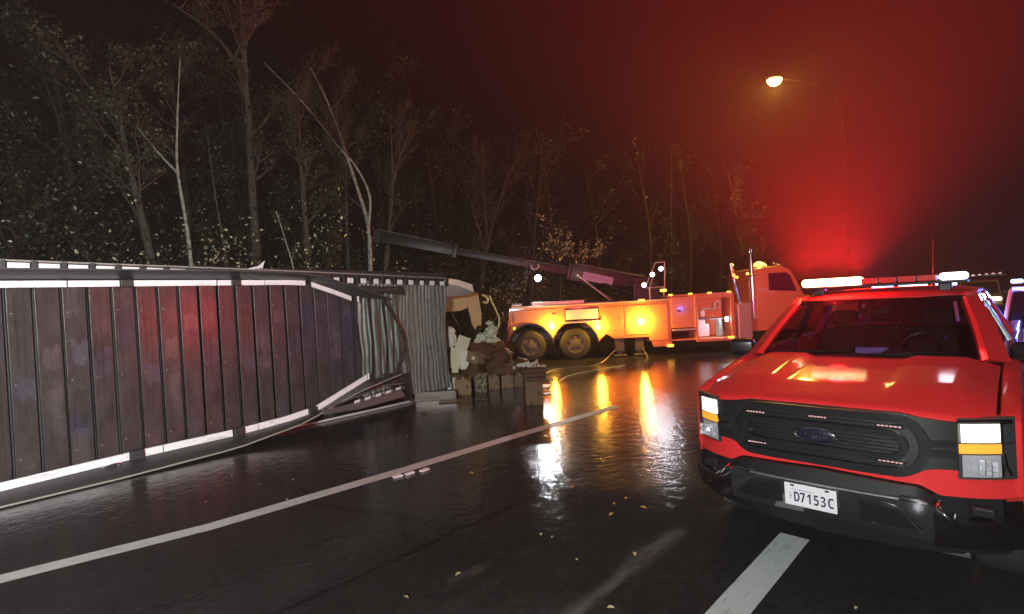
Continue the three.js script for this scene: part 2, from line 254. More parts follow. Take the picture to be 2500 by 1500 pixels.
    part('tow_hook', tube([V(s * 0.70, 0.60, -0.12), V(s * 0.695, 0.60, 0.015), V(s * 0.66, 0.635, 0.03), V(s * 0.625, 0.665, 0.01), V(s * 0.63, 0.665, -0.12)], 0.014, 20, 8), M.chrome, pk);
    part('fog_lamp', rbox(0.11, 0.06, 0.05, 0.015, s * 0.815, 0.632, -0.16), M.gloss, pk);
    const trim = both([[0.46, 0.69]]).length && [[0.44, 0.685], [0.56, 0.675], [0.615, 0.625], [0.68, 0.582], [0.80, 0.575], [0.92, 0.58]].map(([u, h]) => [s * u, h]);
    part('bumper_trim', frontBar(trim, 0.016, -0.068, 0.03, 30), M.chrome, t);
  }
  // grille
  const gTop = (u) => poly([[0, 1.2], [0.45, 1.198], [0.56, 1.175], [0.72, 1.155]])(Math.abs(u)), gBot = (u) => poly([[0, 0.797], [0.44, 0.80], [0.5, 0.815], [0.57, 0.855], [0.62, 0.868], [0.72, 0.868]])(Math.abs(u));
  const gr = part('grille', frontPanel(-0.72, 0.72, gTop, gBot, 0.0, 0.03, 48, 6), M.blackPlastic, t);
  part('grille_frame', frontBar([[0.0, 1.168], [0.40, 1.165], [0.485, 1.15], [0.54, 1.10], [0.572, 1.02], [0.562, 0.93], [0.52, 0.865], [0.46, 0.832], [0.38, 0.826], [0, 0.826], [-0.38, 0.826], [-0.46, 0.832], [-0.52, 0.865], [-0.562, 0.93], [-0.572, 1.02], [-0.54, 1.10], [-0.485, 1.15], [-0.40, 1.165], [0, 1.168]], 0.05, -0.035, 0.05, 110), M.gun, gr);
  part('nostril_frame', frontBar([[0.0, 1.072], [0.38, 1.068], [0.44, 1.055], [0.475, 1.01], [0.465, 0.955], [0.42, 0.925], [0.36, 0.918], [0, 0.918], [-0.36, 0.918], [-0.42, 0.925], [-0.465, 0.955], [-0.475, 1.01], [-0.44, 1.055], [-0.38, 1.068], [0, 1.072]], 0.036, -0.05, 0.055, 100), M.gun, gr);
  for (const s of [-1, 1]) for (const h of [1.025, 0.965]) part('bracket', frontBar([[s * 0.57, h], [s * 0.64, h], [s * 0.718, h]], 0.045, -0.02, 0.03, 8), M.gun, gr);
  for (let k = 0; k < 13; k++) { const h = 0.86 + k * 0.0235, w = 0.5 - Math.abs(h - 1.0) * 0.5; part('slat', frontBar([[-w, h], [0, h], [w, h]], 0.009, -0.012, 0.014, 20), M.gloss, gr); }
  M.gLed = glow([1, 0.35, 0.32], 0.3, [0.5, 0.4, 0.4]);
  for (const [u0, u1, h] of [[0.335, 0.465, 1.112], [0.335, 0.465, 0.888], [-0.465, -0.335, 1.112], [-0.465, -0.335, 0.888], [-0.05, 0.06, 1.125]]) {
    const l = part('warning_light', frontPanel(u0 - 0.012, u1 + 0.012, K(h + 0.014), K(h - 0.014), -0.02, 0.02, 4, 1), M.gloss, gr);
    for (let k = 0; k < 6; k++) part('led', rbox((u1 - u0) / 8, 0.009, 0.006, 0.002, lerp(u0, u1, (k + 0.5) / 6), h, -(dF((u0 + u1) / 2) - 0.022)), M.gLed, l);
  }
  { // oval emblem with raised script strokes
    const e = part('emblem', tf(new THREE.SphereGeometry(1, 32, 12, 0, Math.PI * 2, 0, Math.PI / 2).scale(0.125, 0.016, 0.047), Math.PI / 2, 0, 0, 0, 1.008, 0.02), std([0.012, 0.014, 0.03], 0.25), gr);
    const ring = []; for (let k = 0; k <= 40; k++) { const f = k / 40 * Math.PI * 2; ring.push(V(0.125 * Math.cos(f), 1.008 + 0.047 * Math.sin(f), 0.023)); }
    part('ring', sweep(ring, 0.0045, 6), M.chrome, e);
    part('script', [tube([V(-0.075, 0.985, 0.03), V(-0.06, 0.99, 0.034), V(-0.05, 1.02, 0.036), V(-0.02, 1.035, 0.036)], 0.0035, 14, 6), tube([V(-0.07, 1.01, 0.033), V(-0.03, 1.012, 0.037)], 0.003, 4, 6), tube([V(-0.025, 1.0, 0.037), V(-0.012, 1.012, 0.037), V(0.0, 1.0, 0.037), V(-0.012, 0.99, 0.037), V(-0.024, 1.0, 0.037)], 0.003, 20, 6), tube([V(0.005, 0.992, 0.037), V(0.015, 1.012, 0.037), V(0.03, 1.01, 0.037)], 0.003, 10, 6), tube([V(0.065, 1.04, 0.033), V(0.055, 1.0, 0.035), V(0.04, 0.995, 0.036), V(0.045, 1.01, 0.036), V(0.06, 1.005, 0.034), V(0.08, 0.995, 0.031)], 0.003, 18, 6)], M.chrome, e);
  }
  // bumper
  const padTop = poly([[-0.98, 0.70], [-0.6, 0.70], [-0.53, 0.748], [0, 0.765], [0.53, 0.748], [0.6, 0.70], [0.98, 0.70]]);
  part('bumper_pad', frontPanel(-0.60, 0.60, (u) => padTop(u) - 0.004, K(0.668), (u, q) => -0.05 + 0.045 * q, 0.12, 30, 3), M.blackPlastic, t);
  const bp = part('bumper', frontPanel(-0.60, 0.60, K(0.672), (u) => 0.415 + 0.03 * Math.cos(u * 2), (u, q) => -0.075 + 0.06 * (1 - q) ** 2, 0.2, 36, 6), M.bumper, t); bp.userData.label = 'dark glossy front bumper';
  part('edge_trim', frontBar([[-0.44, 0.678], [0, 0.678], [0.44, 0.682]], 0.010, -0.084, 0.02, 30), M.satin, bp);
  for (const s of [-1, 1]) {
    const v = part('intake', frontPanel(s * 0.235, s * 0.535, (u) => poly([[0.2, 0.635], [0.44, 0.612], [0.535, 0.51]])(Math.abs(u)), K(0.495), (u, q) => -0.082 + 0.06 * (1 - lerp(0.3, 0.8, q)) ** 2, 0.03, 16, 2), M.gloss, bp);
    part('intake_rim', frontBar([[s * 0.23, 0.64], [s * 0.40, 0.632], [s * 0.45, 0.61], [s * 0.50, 0.555], [s * 0.545, 0.49]], 0.009, -0.083, 0.03, 20), M.gun, v);
  }
  part('air_dam', frontPanel(-0.93, 0.93, (u) => 0.43, (u) => 0.30 + 0.05 * Math.abs(u), (u, q) => 0.05 + 0.03 * (1 - q), 0.05, 30, 3), M.blackPlastic, t);
  part('skid_plate', rbox(1.5, 0.04, 0.7, 0.01, 0, 0.33, -0.55), M.steelDark, t);
  { // number plate
    const c = document.createElement('canvas'); c.width = 512; c.height = 256; const x = c.getContext('2d');
    x.fillStyle = '#f3f1f2'; x.fillRect(0, 0, 512, 256);
    x.strokeStyle = '#5b4a86'; x.lineWidth = 5; x.beginPath(); x.moveTo(60, 62); x.lineTo(300, 62); x.stroke();
    x.fillStyle = '#1b1440'; x.font = 'bold 168px sans-serif'; x.textBaseline = 'middle';
    const s = 'D7153C'; for (let i = 0; i < 6; i++) { x.save(); x.translate(84 + i * 69, 150); x.scale(0.62, 1); x.fillText(s[i], 0, 0); x.restore(); }
    x.font = 'bold 34px sans-serif'; x.fillStyle = '#7b4a86'; ['X', 'M', 'T'].forEach((k, i) => x.fillText(k, 44, 112 + i * 36));
    const tex = new THREE.CanvasTexture(c); tex.colorSpace = THREE.SRGBColorSpace; tex.magFilter = THREE.LinearFilter;
    const pl = part('number_plate', rbox(0.316, 0.154, 0.006, 0.003, 0, 0, 0), std([0.75, 0.74, 0.76], 0.4), t, [-0.045, 0.582, 0.048], [0.04, 0, 0]);
    pl.userData.label = 'white number plate reading D7153C';
    part('print', new THREE.PlaneGeometry(0.308, 0.146), std([0.8, 0.78, 0.8], 0.4, 0, { map: tex }), pl, [0, 0, 0.0045]);
    for (const s of [-1, 1]) part('screw', rbox(0.024, 0.012, 0.008, 0.002, s * 0.105, 0.066, 0.007), M.blackPlastic, pl);
    part('bracket', rbox(0.30, 0.14, 0.04, 0.005, 0, 0, -0.024), M.blackPlastic, pl);
  }
  // cab
  const ws = part('windshield', grid(24, 14, (a, b) => { const u = lerp(-1, 1, a) * lerp(0.825, 0.665, b); return V(u, lerp(1.392, 1.858, b), -(lerp(1.25, 2.08, b) + 0.16 * u * u)); }), M.glass, t);
  part('frit_band', grid(24, 2, (a, b) => { const u = lerp(-1, 1, a) * lerp(0.68, 0.664, b); return V(u, lerp(1.812, 1.862, b), -(lerp(1.25, 2.08, lerp(0.9, 1.01, b)) + 0.16 * u * u + 0.004)); }), M.gloss, ws);
  part('cowl', shell(24, 3, (a, b) => { const u = lerp(-0.84, 0.84, a); return V(u, lerp(1.368, 1.40, b) - 0.03 * u * u * (1 - b), -(lerp(1.26, 1.34, b) + 0.16 * u * u)); }, V(0, -0.03, 0)), M.blackPlastic, t);
  for (const [a, b] of [[-0.1, 0.55], [-0.72, -0.08]]) part('wiper', tube([V(a, 1.405, -(1.27 + 0.16 * a * a)), V((a + b) / 2, 1.42, -(1.29 + 0.04 * (a + b) ** 2)), V(b, 1.435, -(1.31 + 0.16 * b * b))], 0.009, 10, 6), M.gloss, t);
  part('roof', shell(20, 16, (a, b) => { const u = lerp(-0.725, 0.725, a), d = lerp(2.08 + 0.16 * u * u, 3.82, b); return V(u, 1.865 + 0.085 * smooth(0, 0.3, b) - 0.06 * smooth(0.75, 1, b) - 0.05 * (u / 0.725) ** 4, -d); }, V(0, -0.03, 0), 0.6), M.red, t);
  part('rear_wall', sideways([[3.82, 0.6], [3.82, 1.42], [3.90, 1.42], [3.90, 0.6]], -0.9, 0.9, 0.01), M.red, t);
  part('rear_window', grid(4, 4, (a, b) => V(lerp(-1, 1, a) * lerp(0.8, 0.66, b), lerp(1.42, 1.85, b), -lerp(3.86, 3.80, b))), M.glass, t);
  part('cab_floor', rbox(1.78, 0.08, 3.0, 0.02, 0, 0.5, -2.3), M.cloth, t);
  part('bed_floor', rbox(1.78, 0.06, 1.85, 0.02, 0, 0.78, -4.85), M.blackPlastic, t);
  part('tailgate', rbox(1.8, 0.75, 0.08, 0.03, 0, 1.02, -5.76), M.red, t);
  part('rear_bumper', rbox(1.9, 0.2, 0.16, 0.05, 0, 0.6, -5.87), M.steel, t);
  part('chassis', [rbox(0.12, 0.16, 5.2, 0.02, 0.45, 0.5, -3.1), rbox(0.12, 0.16, 5.2, 0.02, -0.45, 0.5, -3.1), rbox(1.5, 0.1, 0.1, 0.02, 0, 0.42, -0.98), rbox(1.5, 0.12, 0.12, 0.02, 0, 0.42, -4.67)], M.steelDark, t);
  part('engine_bay', rbox(1.7, 0.7, 0.85, 0.05, 0, 0.84, -0.72), M.blackPlastic, t);
  const dash = part('dashboard', [rbox(1.6, 0.24, 0.5, 0.06, 0, 1.24, -1.62), rbox(0.5, 0.06, 0.22, 0.02, 0.38, 1.38, -1.66)], M.cloth, t);
  part('added_dash_glow', rbox(0.26, 0.15, 0.02, 0.006, 0.0, 1.33, -1.90), glow([0.5, 0.25, 0.9], 0.25, [0.02, 0.02, 0.02]), dash);  // added purple glow standing in for the reflection in the windshield
  part('steering_wheel', tf(new THREE.TorusGeometry(0.19, 0.016, 8, 28), -0.42, 0, 0, 0.38, 1.36, -1.98), M.gloss, t);
  for (const s of [-1, 1]) { const st = part('seat', [rbox(0.52, 0.16, 0.5, 0.06, s * 0.4, 0.9, -2.45), tf(rbox(0.5, 0.66, 0.16, 0.07), -0.2, 0, 0, s * 0.4, 1.2, -2.75)], M.cloth, t); part('headrest', rbox(0.27, 0.2, 0.1, 0.045, s * 0.4, 1.62, -2.83), M.cloth, st); }
  part('rear_seat', [rbox(1.5, 0.16, 0.5, 0.06, 0, 0.9, -3.35), tf(rbox(1.5, 0.6, 0.14, 0.06), -0.2, 0, 0, 0, 1.2, -3.68)], M.cloth, t);
  part('rear_view_mirror', rbox(0.24, 0.07, 0.03, 0.014, 0, 1.74, -2.05), M.gloss, t);
  part('antenna', [rod(V(0.36, 1.93, -3.0), V(0.375, 2.44, -3.04), 0.004, 6), cyl(0.018, 0.024, 0.04, 0.36, 1.95, -3.0, 10)], M.gloss, t);
  { // rain beads on hood, windshield and roof
    const g = rng(77), B = [], drop = (p, n, r) => { const q = new THREE.SphereGeometry(r, 6, 3, 0, Math.PI * 2, 0, Math.PI / 2).scale(1, 0.55, 1.15); q.applyQuaternion(new THREE.Quaternion().setFromUnitVectors(V(0, 1, 0), n)); B.push(q.translate(p.x, p.y, p.z)); };
    for (const [mesh, nb] of [[hood, 420], [ws, 420]]) { const P = mesh.geometry.attributes.position, N = mesh.geometry.attributes.normal, I = mesh.geometry.index; let made = 0, guard = 0; while (made < nb && guard++ < 9000) { const t3 = Math.floor(g() * (I ? I.count : P.count) / 3) * 3, id = (k) => I ? I.getX(t3 + k) : t3 + k; let a = g(), b = g(); if (a + b > 1) { a = 1 - a; b = 1 - b; } const p = V(0, 0, 0), n = V(0, 0, 0); [1 - a - b, a, b].forEach((w, k) => { p.addScaledVector(V(P.getX(id(k)), P.getY(id(k)), P.getZ(id(k))), w); n.addScaledVector(V(N.getX(id(k)), N.getY(id(k)), N.getZ(id(k))), w); }); if (n.y < 0) n.negate(); if (n.y < 0.3 || (mesh === hood && p.y < 1.22)) continue; drop(p, n.normalize(), 0.003 + 0.005 * g() * g()); made++; } }
    part('rain_beads', B, phy([0.9, 0.9, 0.9], 0.05, { transmission: 1, thickness: 0.004, ior: 1.33 }), t).userData.kind = 'stuff';
  }
  // roof light bar
  const lb = part('light_bar', [rbox(1.38, 0.028, 0.27, 0.012, -0.025, 1.985, -2.5), rbox(0.60, 0.062, 0.24, 0.02, 0.15, 2.03, -2.5)], M.blackPlastic, t);
  for (const x of [-0.55, 0.5]) part('foot', tf(rbox(0.1, 0.09, 0.14, 0.015), 0, 0, 0, x, 1.94, -2.5), M.blackPlastic, lb);
  for (let k = 0; k < 4; k++) part('dark_lens', rbox(0.14, 0.058, 0.014, 0.006, -0.08 + k * 0.152, 2.03, -2.374), M.redLens, lb);
  part('red_lamp', toCreasedNormals(new RoundedBoxGeometry(0.54, 0.082, 0.25, 4, 0.035).translate(-0.435, 2.04, -2.5), 0.6), M.redLamp, lb);
  part('white_lamp', toCreasedNormals(new RoundedBoxGeometry(0.2, 0.07, 0.24, 4, 0.03).translate(0.565, 2.035, -2.5), 0.6), M.whiteLamp, lb);
  for (let k = 0; k < 5; k++) part('marker_led', rbox(0.022, 0.014, 0.014, 0.004, 0.70 + k * 0.045, 2.03 + 0.002 * k, -2.5), M.gLed, lb);
  part('marker_strip', rbox(0.26, 0.010, 0.02, 0.003, 0.79, 2.022, -2.515), M.blackPlastic, lb);
  const redC = [1, 0.02, 0.02];
  for (const x of [-0.58, -0.30]) { spot(lb, redC, RED.front, [x, 2.055, -2.36], [x - 0.3, 5.4, 2.0], 1.12, 1, 5); spot(lb, redC, RED.rear, [x, 2.06, -2.64], [x, 3.4, -6], 1.45, 1, 2.5); }
  for (const x of [-0.6, -0.28]) spot(lb, redC, RED.up, [x, 2.1, -2.5], [x, 6, -2.2], 1.5, 1, 2.5);
  for (const x of [-0.68, -0.44, -0.2]) spot(lb, redC, RED.beam, [x, 2.1, -2.5], [x, 6, -2.2], 1.15, 1, 2.5);
  point(lb, redC, 4, [-0.44, 2.13, -2.36], 4);
  spot(lb, redC, RED.side, [-0.75, 2.04, -2.46], [-6, 0.9, 1.2], 0.75, 1, 3);
  spot(lb, [1, 0.85, 1], 4, [0.565, 2.04, -2.36], [0.9, 5.2, 2.0], 1.1, 1, 4);
}
// ---------------------------------------------------------------- overturned trailer: its underside faces the road
M.strip = std([1, 1, 1], 0.4, 0, { map: texture(256, 256, (u, v) => { const a = 0.98 - 0.10 * smooth(0.6, 0.8, fbm(u * 6, v * 14, 161, 4)) - 0.06 * fbm(u * 40, v * 40, 163, 3); return [a, a * 0.99, a]; }, true) });
M.rail = std([0.045, 0.042, 0.045], 0.5, 0.3);
M.webTop = std([0.06, 0.057, 0.06], 0.45, 0.35);
M.lip = std([0.75, 0.7, 0.62], 0.35, 0.5);
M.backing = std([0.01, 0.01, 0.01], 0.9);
const floorMats = [];
for (let k = 0; k < 8; k++) {
  const g = rng(300 + k), rects = [];
  for (let i = 0; i < 5; i++) { const y = g() * 0.85, h = 0.05 + 0.22 * g(), x = g() * 0.3; rects.push([x, y, x + 0.45 + 0.4 * g(), y + h, (g() - 0.3) * 0.10, g()]); }
  const t = texture(48, 512, (u, v) => {
    let a = 0.30 + 0.09 * (fbm(u * 3 + k * 7, v * 14, 80 + k, 4) - 0.5) + 0.05 * (fbm(u * 22, v * 200, 90 + k, 3) - 0.5), blue = 0;
    for (const [x0, y0, x1, y1, d, q] of rects) { const wob = 0.3 * (fbm(v * 30, q * 9, 3, 4) - 0.5), wy = 0.10 * (fbm(u * 5, q * 31 + v * 6, 5, 4) - 0.5); if (u > x0 + wob && u < x1 + wob && v > y0 + wy && v < y1 + wy) { a += d; if (q > 0.8) blue = 0.05; } }
    const drip = smooth(0.62, 0.8, fbm(u * 14, v * 3, 120 + k, 3)); a -= 0.06 * drip; a += 0.10 * smooth(0.75, 0.85, fbm(u * 3 + k, v * 90, 151 + k, 2)) * smooth(0.5, 0.7, fbm(u * 2, v * 5, 153 + k, 3));
    return [a * 1.05, a * 0.95 + blue * 0.4, a * 0.97 + blue];
  }, true);
  floorMats.push(std([0.92, 0.92, 0.92], 0.3, 0.3, { map: t }));
}
const aluTex = texture(256, 512, (u, v) => { const a = 0.66 + 0.22 * (fbm(u * 24, v * 1.2, 141, 4) - 0.5) - 0.10 * smooth(0.55, 0.75, fbm(u * 5, v * 3, 143, 4)); return [a * 0.97, a * 1.0, a * 0.96]; }, true);
M.alu = std([0.5, 0.51, 0.5], 0.5, 0.25, { map: aluTex });
M.wallWhite = std([0.55, 0.54, 0.55], 0.4);
M.liner = std([0.6, 0.46, 0.26], 0.7);
{
  const t = thing('overturned_trailer', 'long semi trailer lying on its side with its dark slatted underside showing', 'trailer', [-6.152, 0, -6.152], 0.8454);
  const X = (x, h, w = 0) => V(x, h, w), g = rng(41);
  // slats of the floor between the cross members
  const step = 0.2635, first = -6.55;
  const variants = [rbox(step - 0.03, 2.46, 0.03, 0.006), rbox(step - 0.036, 2.46, 0.03, 0.006), rbox(step - 0.026, 2.46, 0.03, 0.006)];
  for (let k = 0; k < 44; k++) {
    const x = first + k * step; if (x > 4.95) break;
    const pz = 0.35 * smooth(3.2, 5.3, x);
    part('floor_slat', variants[k % 3], floorMats[(k * 3 + (k >> 2)) % 8], t, [x + step / 2, 1.33, -0.05 - 0.3 * pz + 0.012 * (g() - 0.5)], [0.01 * (g() - 0.5), 0.09 + 0.05 * (g() - 0.5) - 0.1 * pz, 0.004 * (g() - 0.5)]);
    if (k % 1 === 0) part('cross_member', box(0.02, 2.5, 0.06, 0, 0, 0), M.rail, t, [x + 0.002, 1.33, -0.115]);
  }
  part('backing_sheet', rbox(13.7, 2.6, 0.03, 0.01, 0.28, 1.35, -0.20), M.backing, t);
  // crumpled aluminium sheet at the torn end
  const cr = (x, h) => { const ph = x / 0.105 + 1.6 * fbm(x * 2.5, h * 0.7, 77, 3); const tri = Math.abs(((ph % 1) + 1) % 1 - 0.5) * 2; return -0.10 + 0.03 * tri + 0.10 * (fbm(x * 1.7, h * 1.3, 71, 3) - 0.5) - 0.05 * smooth(5.2, 7.2, x) + 0.25 * Math.max(0, 0.5 - h) * (x > 6 ? 0.3 : 0.1); };
  const x0 = 4.9, x1 = 7.16;
  part('crumpled_sheet', shell(190, 60, (a, b) => { const x = lerp(x0, x1, a), h = lerp(0.22 - 0.06 * a, 2.60 - 0.06 * a, b); return X(x + 0.02 * Math.sin(h * 3 + x), h, cr(x, h)); }, V(0, 0, -0.012), 1.2), M.alu, t).userData.label = 'pale crumpled aluminium sheet at the torn end';
  for (let k = 0; k < 5; k++) { const x = 5.05 + k * 0.16, lean = 0.02 * (g() - 0.5); part('torn_strip', slab([X(x, 0.55, 0.0), X(x + lean, 1.4, 0.05 + 0.05 * g()), X(x - 0.02, 2.32, 0.01)], [X(x + 0.075, 0.55, -0.03), X(x + 0.08 + lean, 1.4, 0.02), X(x + 0.06, 2.32, -0.03)], V(0, 0, -0.008), 10), k % 2 ? M.alu : floorMats[k], t); }
  for (let k = 0; k < 44; k += 1) { const x = first + k * step; if (x > 4.9) break; for (const h of [0.42, 1.32, 2.2]) part('rivet', new THREE.SphereGeometry(0.011, 8, 4).scale(1, 1, 0.5), M.steel, t, [x + step * 0.24, h + 0.03 * (g() - 0.5), -0.03 - 0.1 * smooth(3.2, 5.3, x)]); }
  // side rail along the top: white cover blocks between dark clips
  part('top_rail', rbox(13.8, 0.15, 0.06, 0.01, 0.22, 2.785, -0.06).applyMatrix4(new THREE.Matrix4().makeShear(-0.016, 0, 0, 0, 0, 0)), M.rail, t);
  const slopeTop = (x) => x < 0 ? 2.80 : 2.80 - 0.034 * x;
  for (let k = 0; k < 52; k++) {
    const x = -6.6 + k * 0.283; if (x > 7.0) break; const small = x > 3.9;
    if (x < 3.0 || small) part('cover_block', rbox(small ? 0.09 + 0.05 * g() : 0.205, small ? 0.10 : 0.085, 0.02, 0.01), M.strip, t, [x, slopeTop(x) - (small ? 0.05 : 0.0), -0.01 + 0.004 * g()], [0, 0, -0.03 + (small ? 0.1 * (g() - 0.5) : 0)]);
    part('clip', rbox(0.055, 0.17, 0.05, 0.008), M.rail, t, [x + 0.1415, slopeTop(x) - 0.02, 0.0], [0, 0, -0.03]);
  }
  part('rail_edge', sweep([X(-6.6, 2.87, 0.0), X(0, 2.865, 0.0), X(3.1, 2.775, 0), X(5, 2.71, 0), X(7.2, 2.62, 0)], 0.012, 6), M.lip, t);
  // upper beam
  const upS = (x) => poly([[-7, 2.61], [2.0, 2.605], [3.5, 2.60], [3.85, 2.585], [4.3, 2.43], [4.78, 2.25]])(x);
  const bandPath = (f, a, b, n = 10) => { const o = []; for (let i = 0; i <= n; i++) { const x = lerp(a, b, i / n); o.push(X(x, f(x), 0.06)); } return o; };
  const dn = (pts, d) => pts.map((p) => V(p.x, p.y - d, p.z));
  for (const [a, b] of [[-6.5, -3.3], [-3.22, -1.42], [-1.4, 0.62], [0.635, 1.17], [1.33, 2.38], [2.40, 2.60], [2.72, 3.10], [3.115, 3.80], [3.92, 4.68]]) { const p = bandPath(upS, a, b); part('upper_strip', slab(p, dn(p, 0.082), V(0, 0, -0.03), 10), M.strip, t); }
  part('upper_strip', rbox(0.03, 0.12, 0.03, 0.008, 4.82, 2.23, 0.06), M.strip, t);
  for (const x of [-3.26, 1.25, 2.66]) part('bracket', rbox(0.14, 0.10, 0.08, 0.01, x, upS(x) - 0.04, 0.05), M.rail, t);
  const lipUp = (x) => poly([[-7, 2.725], [2.6, 2.715], [3.3, 2.70], [3.95, 2.63], [4.7, 2.44], [5.45, 2.20]])(x);
  { const A = [], B = []; for (let i = 0; i <= 40; i++) { const x = lerp(-6.55, 4.85, i / 40), y = lerp(-6.55, 5.45, i / 40); A.push(X(x, upS(x) + 0.012, 0.05)); B.push(X(y, lipUp(y), 0.40 - 0.16 * smooth(3.4, 5.4, y))); }
    const w = part('upper_beam', slab(A, B, V(0, 0.012, 0), 40, 2), M.webTop, t); part('lip', sweep(B.map((p) => V(p.x, p.y + 0.008, p.z + 0.005)), 0.010, 6), M.steel, w); }
  part('bent_plate', slab([X(4.9, 2.50, -0.02), X(5.4, 2.47, 0.02), X(5.93, 2.47, 0.0)], [X(5.1, 2.36, 0.0), X(5.5, 2.32, 0.05), X(5.93, 2.28, 0.02)], V(0, 0, -0.02), 8), M.rail, t);
  part('bent_rod', tube([X(5.15, 2.40, 0.08), X(5.45, 2.39, 0.08), X(5.72, 2.42, 0.06)], 0.012, 10, 6), M.satin, t);
  part('rim_sheet', slab([X(2.9, 2.80, 0.02), X(3.02, 2.83, 0.05), X(3.12, 2.92, 0.08)], [X(2.86, 2.78, 0.0), X(2.99, 2.79, 0.02), X(3.10, 2.80, 0.03)], V(0, 0, -0.006), 6), M.strip, t);
  // lower beam
  const loS = (x) => poly([[-7, 0.205], [-0.1, 0.21], [1.24, 0.25], [2.58, 0.265], [3.3, 0.30], [3.85, 0.37], [4.92, 0.78]])(x);
  for (const [a, b] of [[-6.5, -3.4], [-3.38, -0.9], [-0.89, 1.16], [1.33, 1.55], [1.565, 2.48], [2.66, 2.86], [2.875, 3.72], [3.86, 4.45], [4.465, 4.92]]) { const p = bandPath(loS, a, b); part('lower_strip', slab(p, dn(p, 0.10), V(0, 0, -0.03), 10), M.strip, t); }
  part('lower_strip', rbox(0.03, 0.12, 0.03, 0.008, 4.95, 0.74, 0.06), M.strip, t);
  for (const x of [1.245, 2.57, 3.79]) part('bracket', rbox(0.15, 0.13, 0.1, 0.012, x, loS(x) - 0.05, 0.06), M.rail, t);
  part('lamp_socket', tf(new THREE.TorusGeometry(0.06, 0.018, 8, 18).scale(1.6, 0.6, 1), 0, 0, 0.15, 0.95, 0.11, 0.10), M.chrome, t);
  const lipLo = (x) => poly([[-7, 0.02], [1.0, 0.022], [2.4, 0.06], [3.4, 0.20], [3.95, 0.36], [4.5, 0.53], [5.6, 0.74]])(x);
  { const A = [], B = []; for (let i = 0; i <= 40; i++) { const x = lerp(-6.55, 5.05, i / 40), y = lerp(-6.55, 5.5, i / 40); A.push(X(x, loS(Math.min(x, 4.92)) - 0.10, 0.05)); B.push(X(y, lipLo(y), 0.46 - 0.10 * smooth(3, 5.4, y))); }
    const w = part('lower_beam', slab(A, B, V(0, -0.012, 0), 40, 3), M.webTop, t); part('lip', sweep(B.map((p) => V(p.x, p.y, p.z + 0.004)), 0.013, 6), M.lip, w); }
  part('bent_plate', slab([X(5.3, 0.74, 0), X(5.6, 0.72, 0.04), X(5.95, 0.66, 0.0)], [X(5.5, 0.25, 0.05), X(5.7, 0.16, 0.08), X(5.98, 0.06, 0.05)], V(0, 0, -0.02), 8), M.rail, t);
  // torn piece of side rail lying against the beam
  { const rl = part('torn_rail', slab([X(3.75, 0.36, 0.50), X(4.4, 0.40, 0.56), X(5.28, 0.485, 0.6)], [X(3.75, 0.30, 0.56), X(4.4, 0.29, 0.64), X(5.32, 0.345, 0.68)], V(0, -0.015, -0.01), 12), M.steel, t);
    part('rail_bar', sweep([X(3.9, 0.40, 0.52), X(4.5, 0.52, 0.56), X(5.1, 0.60, 0.6), X(5.34, 0.58, 0.62)], 0.014, 6), M.satin, rl);
    for (let k = 0; k < 5; k++) { const x = 4.35 + k * 0.22; part('cover_block', rbox(0.11, 0.055, 0.02, 0.008), M.strip, rl, [x, 0.415 + 0.02 * k, 0.6], [0.5, 0, 0.1]); part('web_post', rod(X(x + 0.1, 0.385 + 0.022 * k, 0.63), X(x + 0.02, 0.50 + 0.022 * k, 0.58), 0.014, 6), M.rail, rl); } }
  part('air_hose', tube([X(5.22, 2.34, 0.10), X(5.42, 2.06, 0.13), X(5.64, 1.72, 0.12), X(5.76, 1.42, 0.13), X(5.72, 1.1, 0.13), X(5.58, 0.86, 0.13), X(5.49, 0.64, 0.1)], 0.02, 40, 8), M.rubber, t);
  part('air_hose', tube([X(5.70, 1.62, 0.12), X(5.80, 1.2, 0.10), X(5.86, 0.7, 0.08), X(5.88, 0.5, 0.06)], 0.012, 20, 6), M.rubber, t);
  // box body behind the floor
  part('upper_side_wall', rbox(13.9, 0.05, 2.6, 0.01, 0.25, 2.72, -1.5), M.wallWhite, t);
  part('lower_side_wall', rbox(13.6, 0.05, 2.6, 0.01, 0.1, 0.03, -1.5), M.wallWhite, t);
  part('roof_wall', rbox(13.9, 2.66, 0.05, 0.01, 0.25, 1.37, -2.78), M.wallWhite, t);
  part('front_wall', rbox(0.05, 2.62, 2.55, 0.01, -6.62, 1.36, -1.5), M.wallWhite, t);
  // torn end: folded skin and cream lining
  part('folded_skin', slab([X(7.1, 2.64, -0.05), X(7.6, 2.60, -0.15), X(8.12, 2.49, -0.22)], [X(7.18, 2.50, -0.02), X(7.6, 2.46, -0.12), X(8.14, 2.31, -0.2)], V(0, -0.01, -0.04), 8), M.strip, t);
  part('folded_skin', slab([X(7.18, 2.50, -0.02), X(7.6, 2.44, -0.12), X(8.1, 2.30, -0.2)], [X(7.3, 2.22, -0.25), X(7.7, 2.23, -0.35), X(8.12, 2.25, -0.4)], V(0, -0.01, -0.03), 8), M.wallWhite, t);
  const pan = (name, pts, w, m) => part(name, extrude(pts, 0.03, 0), m, t, [0, 0, w]);
  pan('lining_panel', [[7.75, 2.50], [8.71, 2.40], [8.72, 1.92], [8.45, 1.86], [7.7, 1.86]], -1.10, M.liner);
  pan('lining_panel', [[8.725, 2.40], [9.15, 2.30], [9.24, 1.75], [9.2, 1.42], [9.06, 1.45], [8.98, 1.34], [8.88, 1.5], [8.78, 1.9]], -1.11, M.liner);
  pan('lining_panel', [[7.55, 1.86], [8.05, 1.84], [8.02, 1.2], [8.3, 0.9], [8.25, 0.05], [7.55, 0.05]], -1.6, std([0.10, 0.045, 0.03], 0.8));
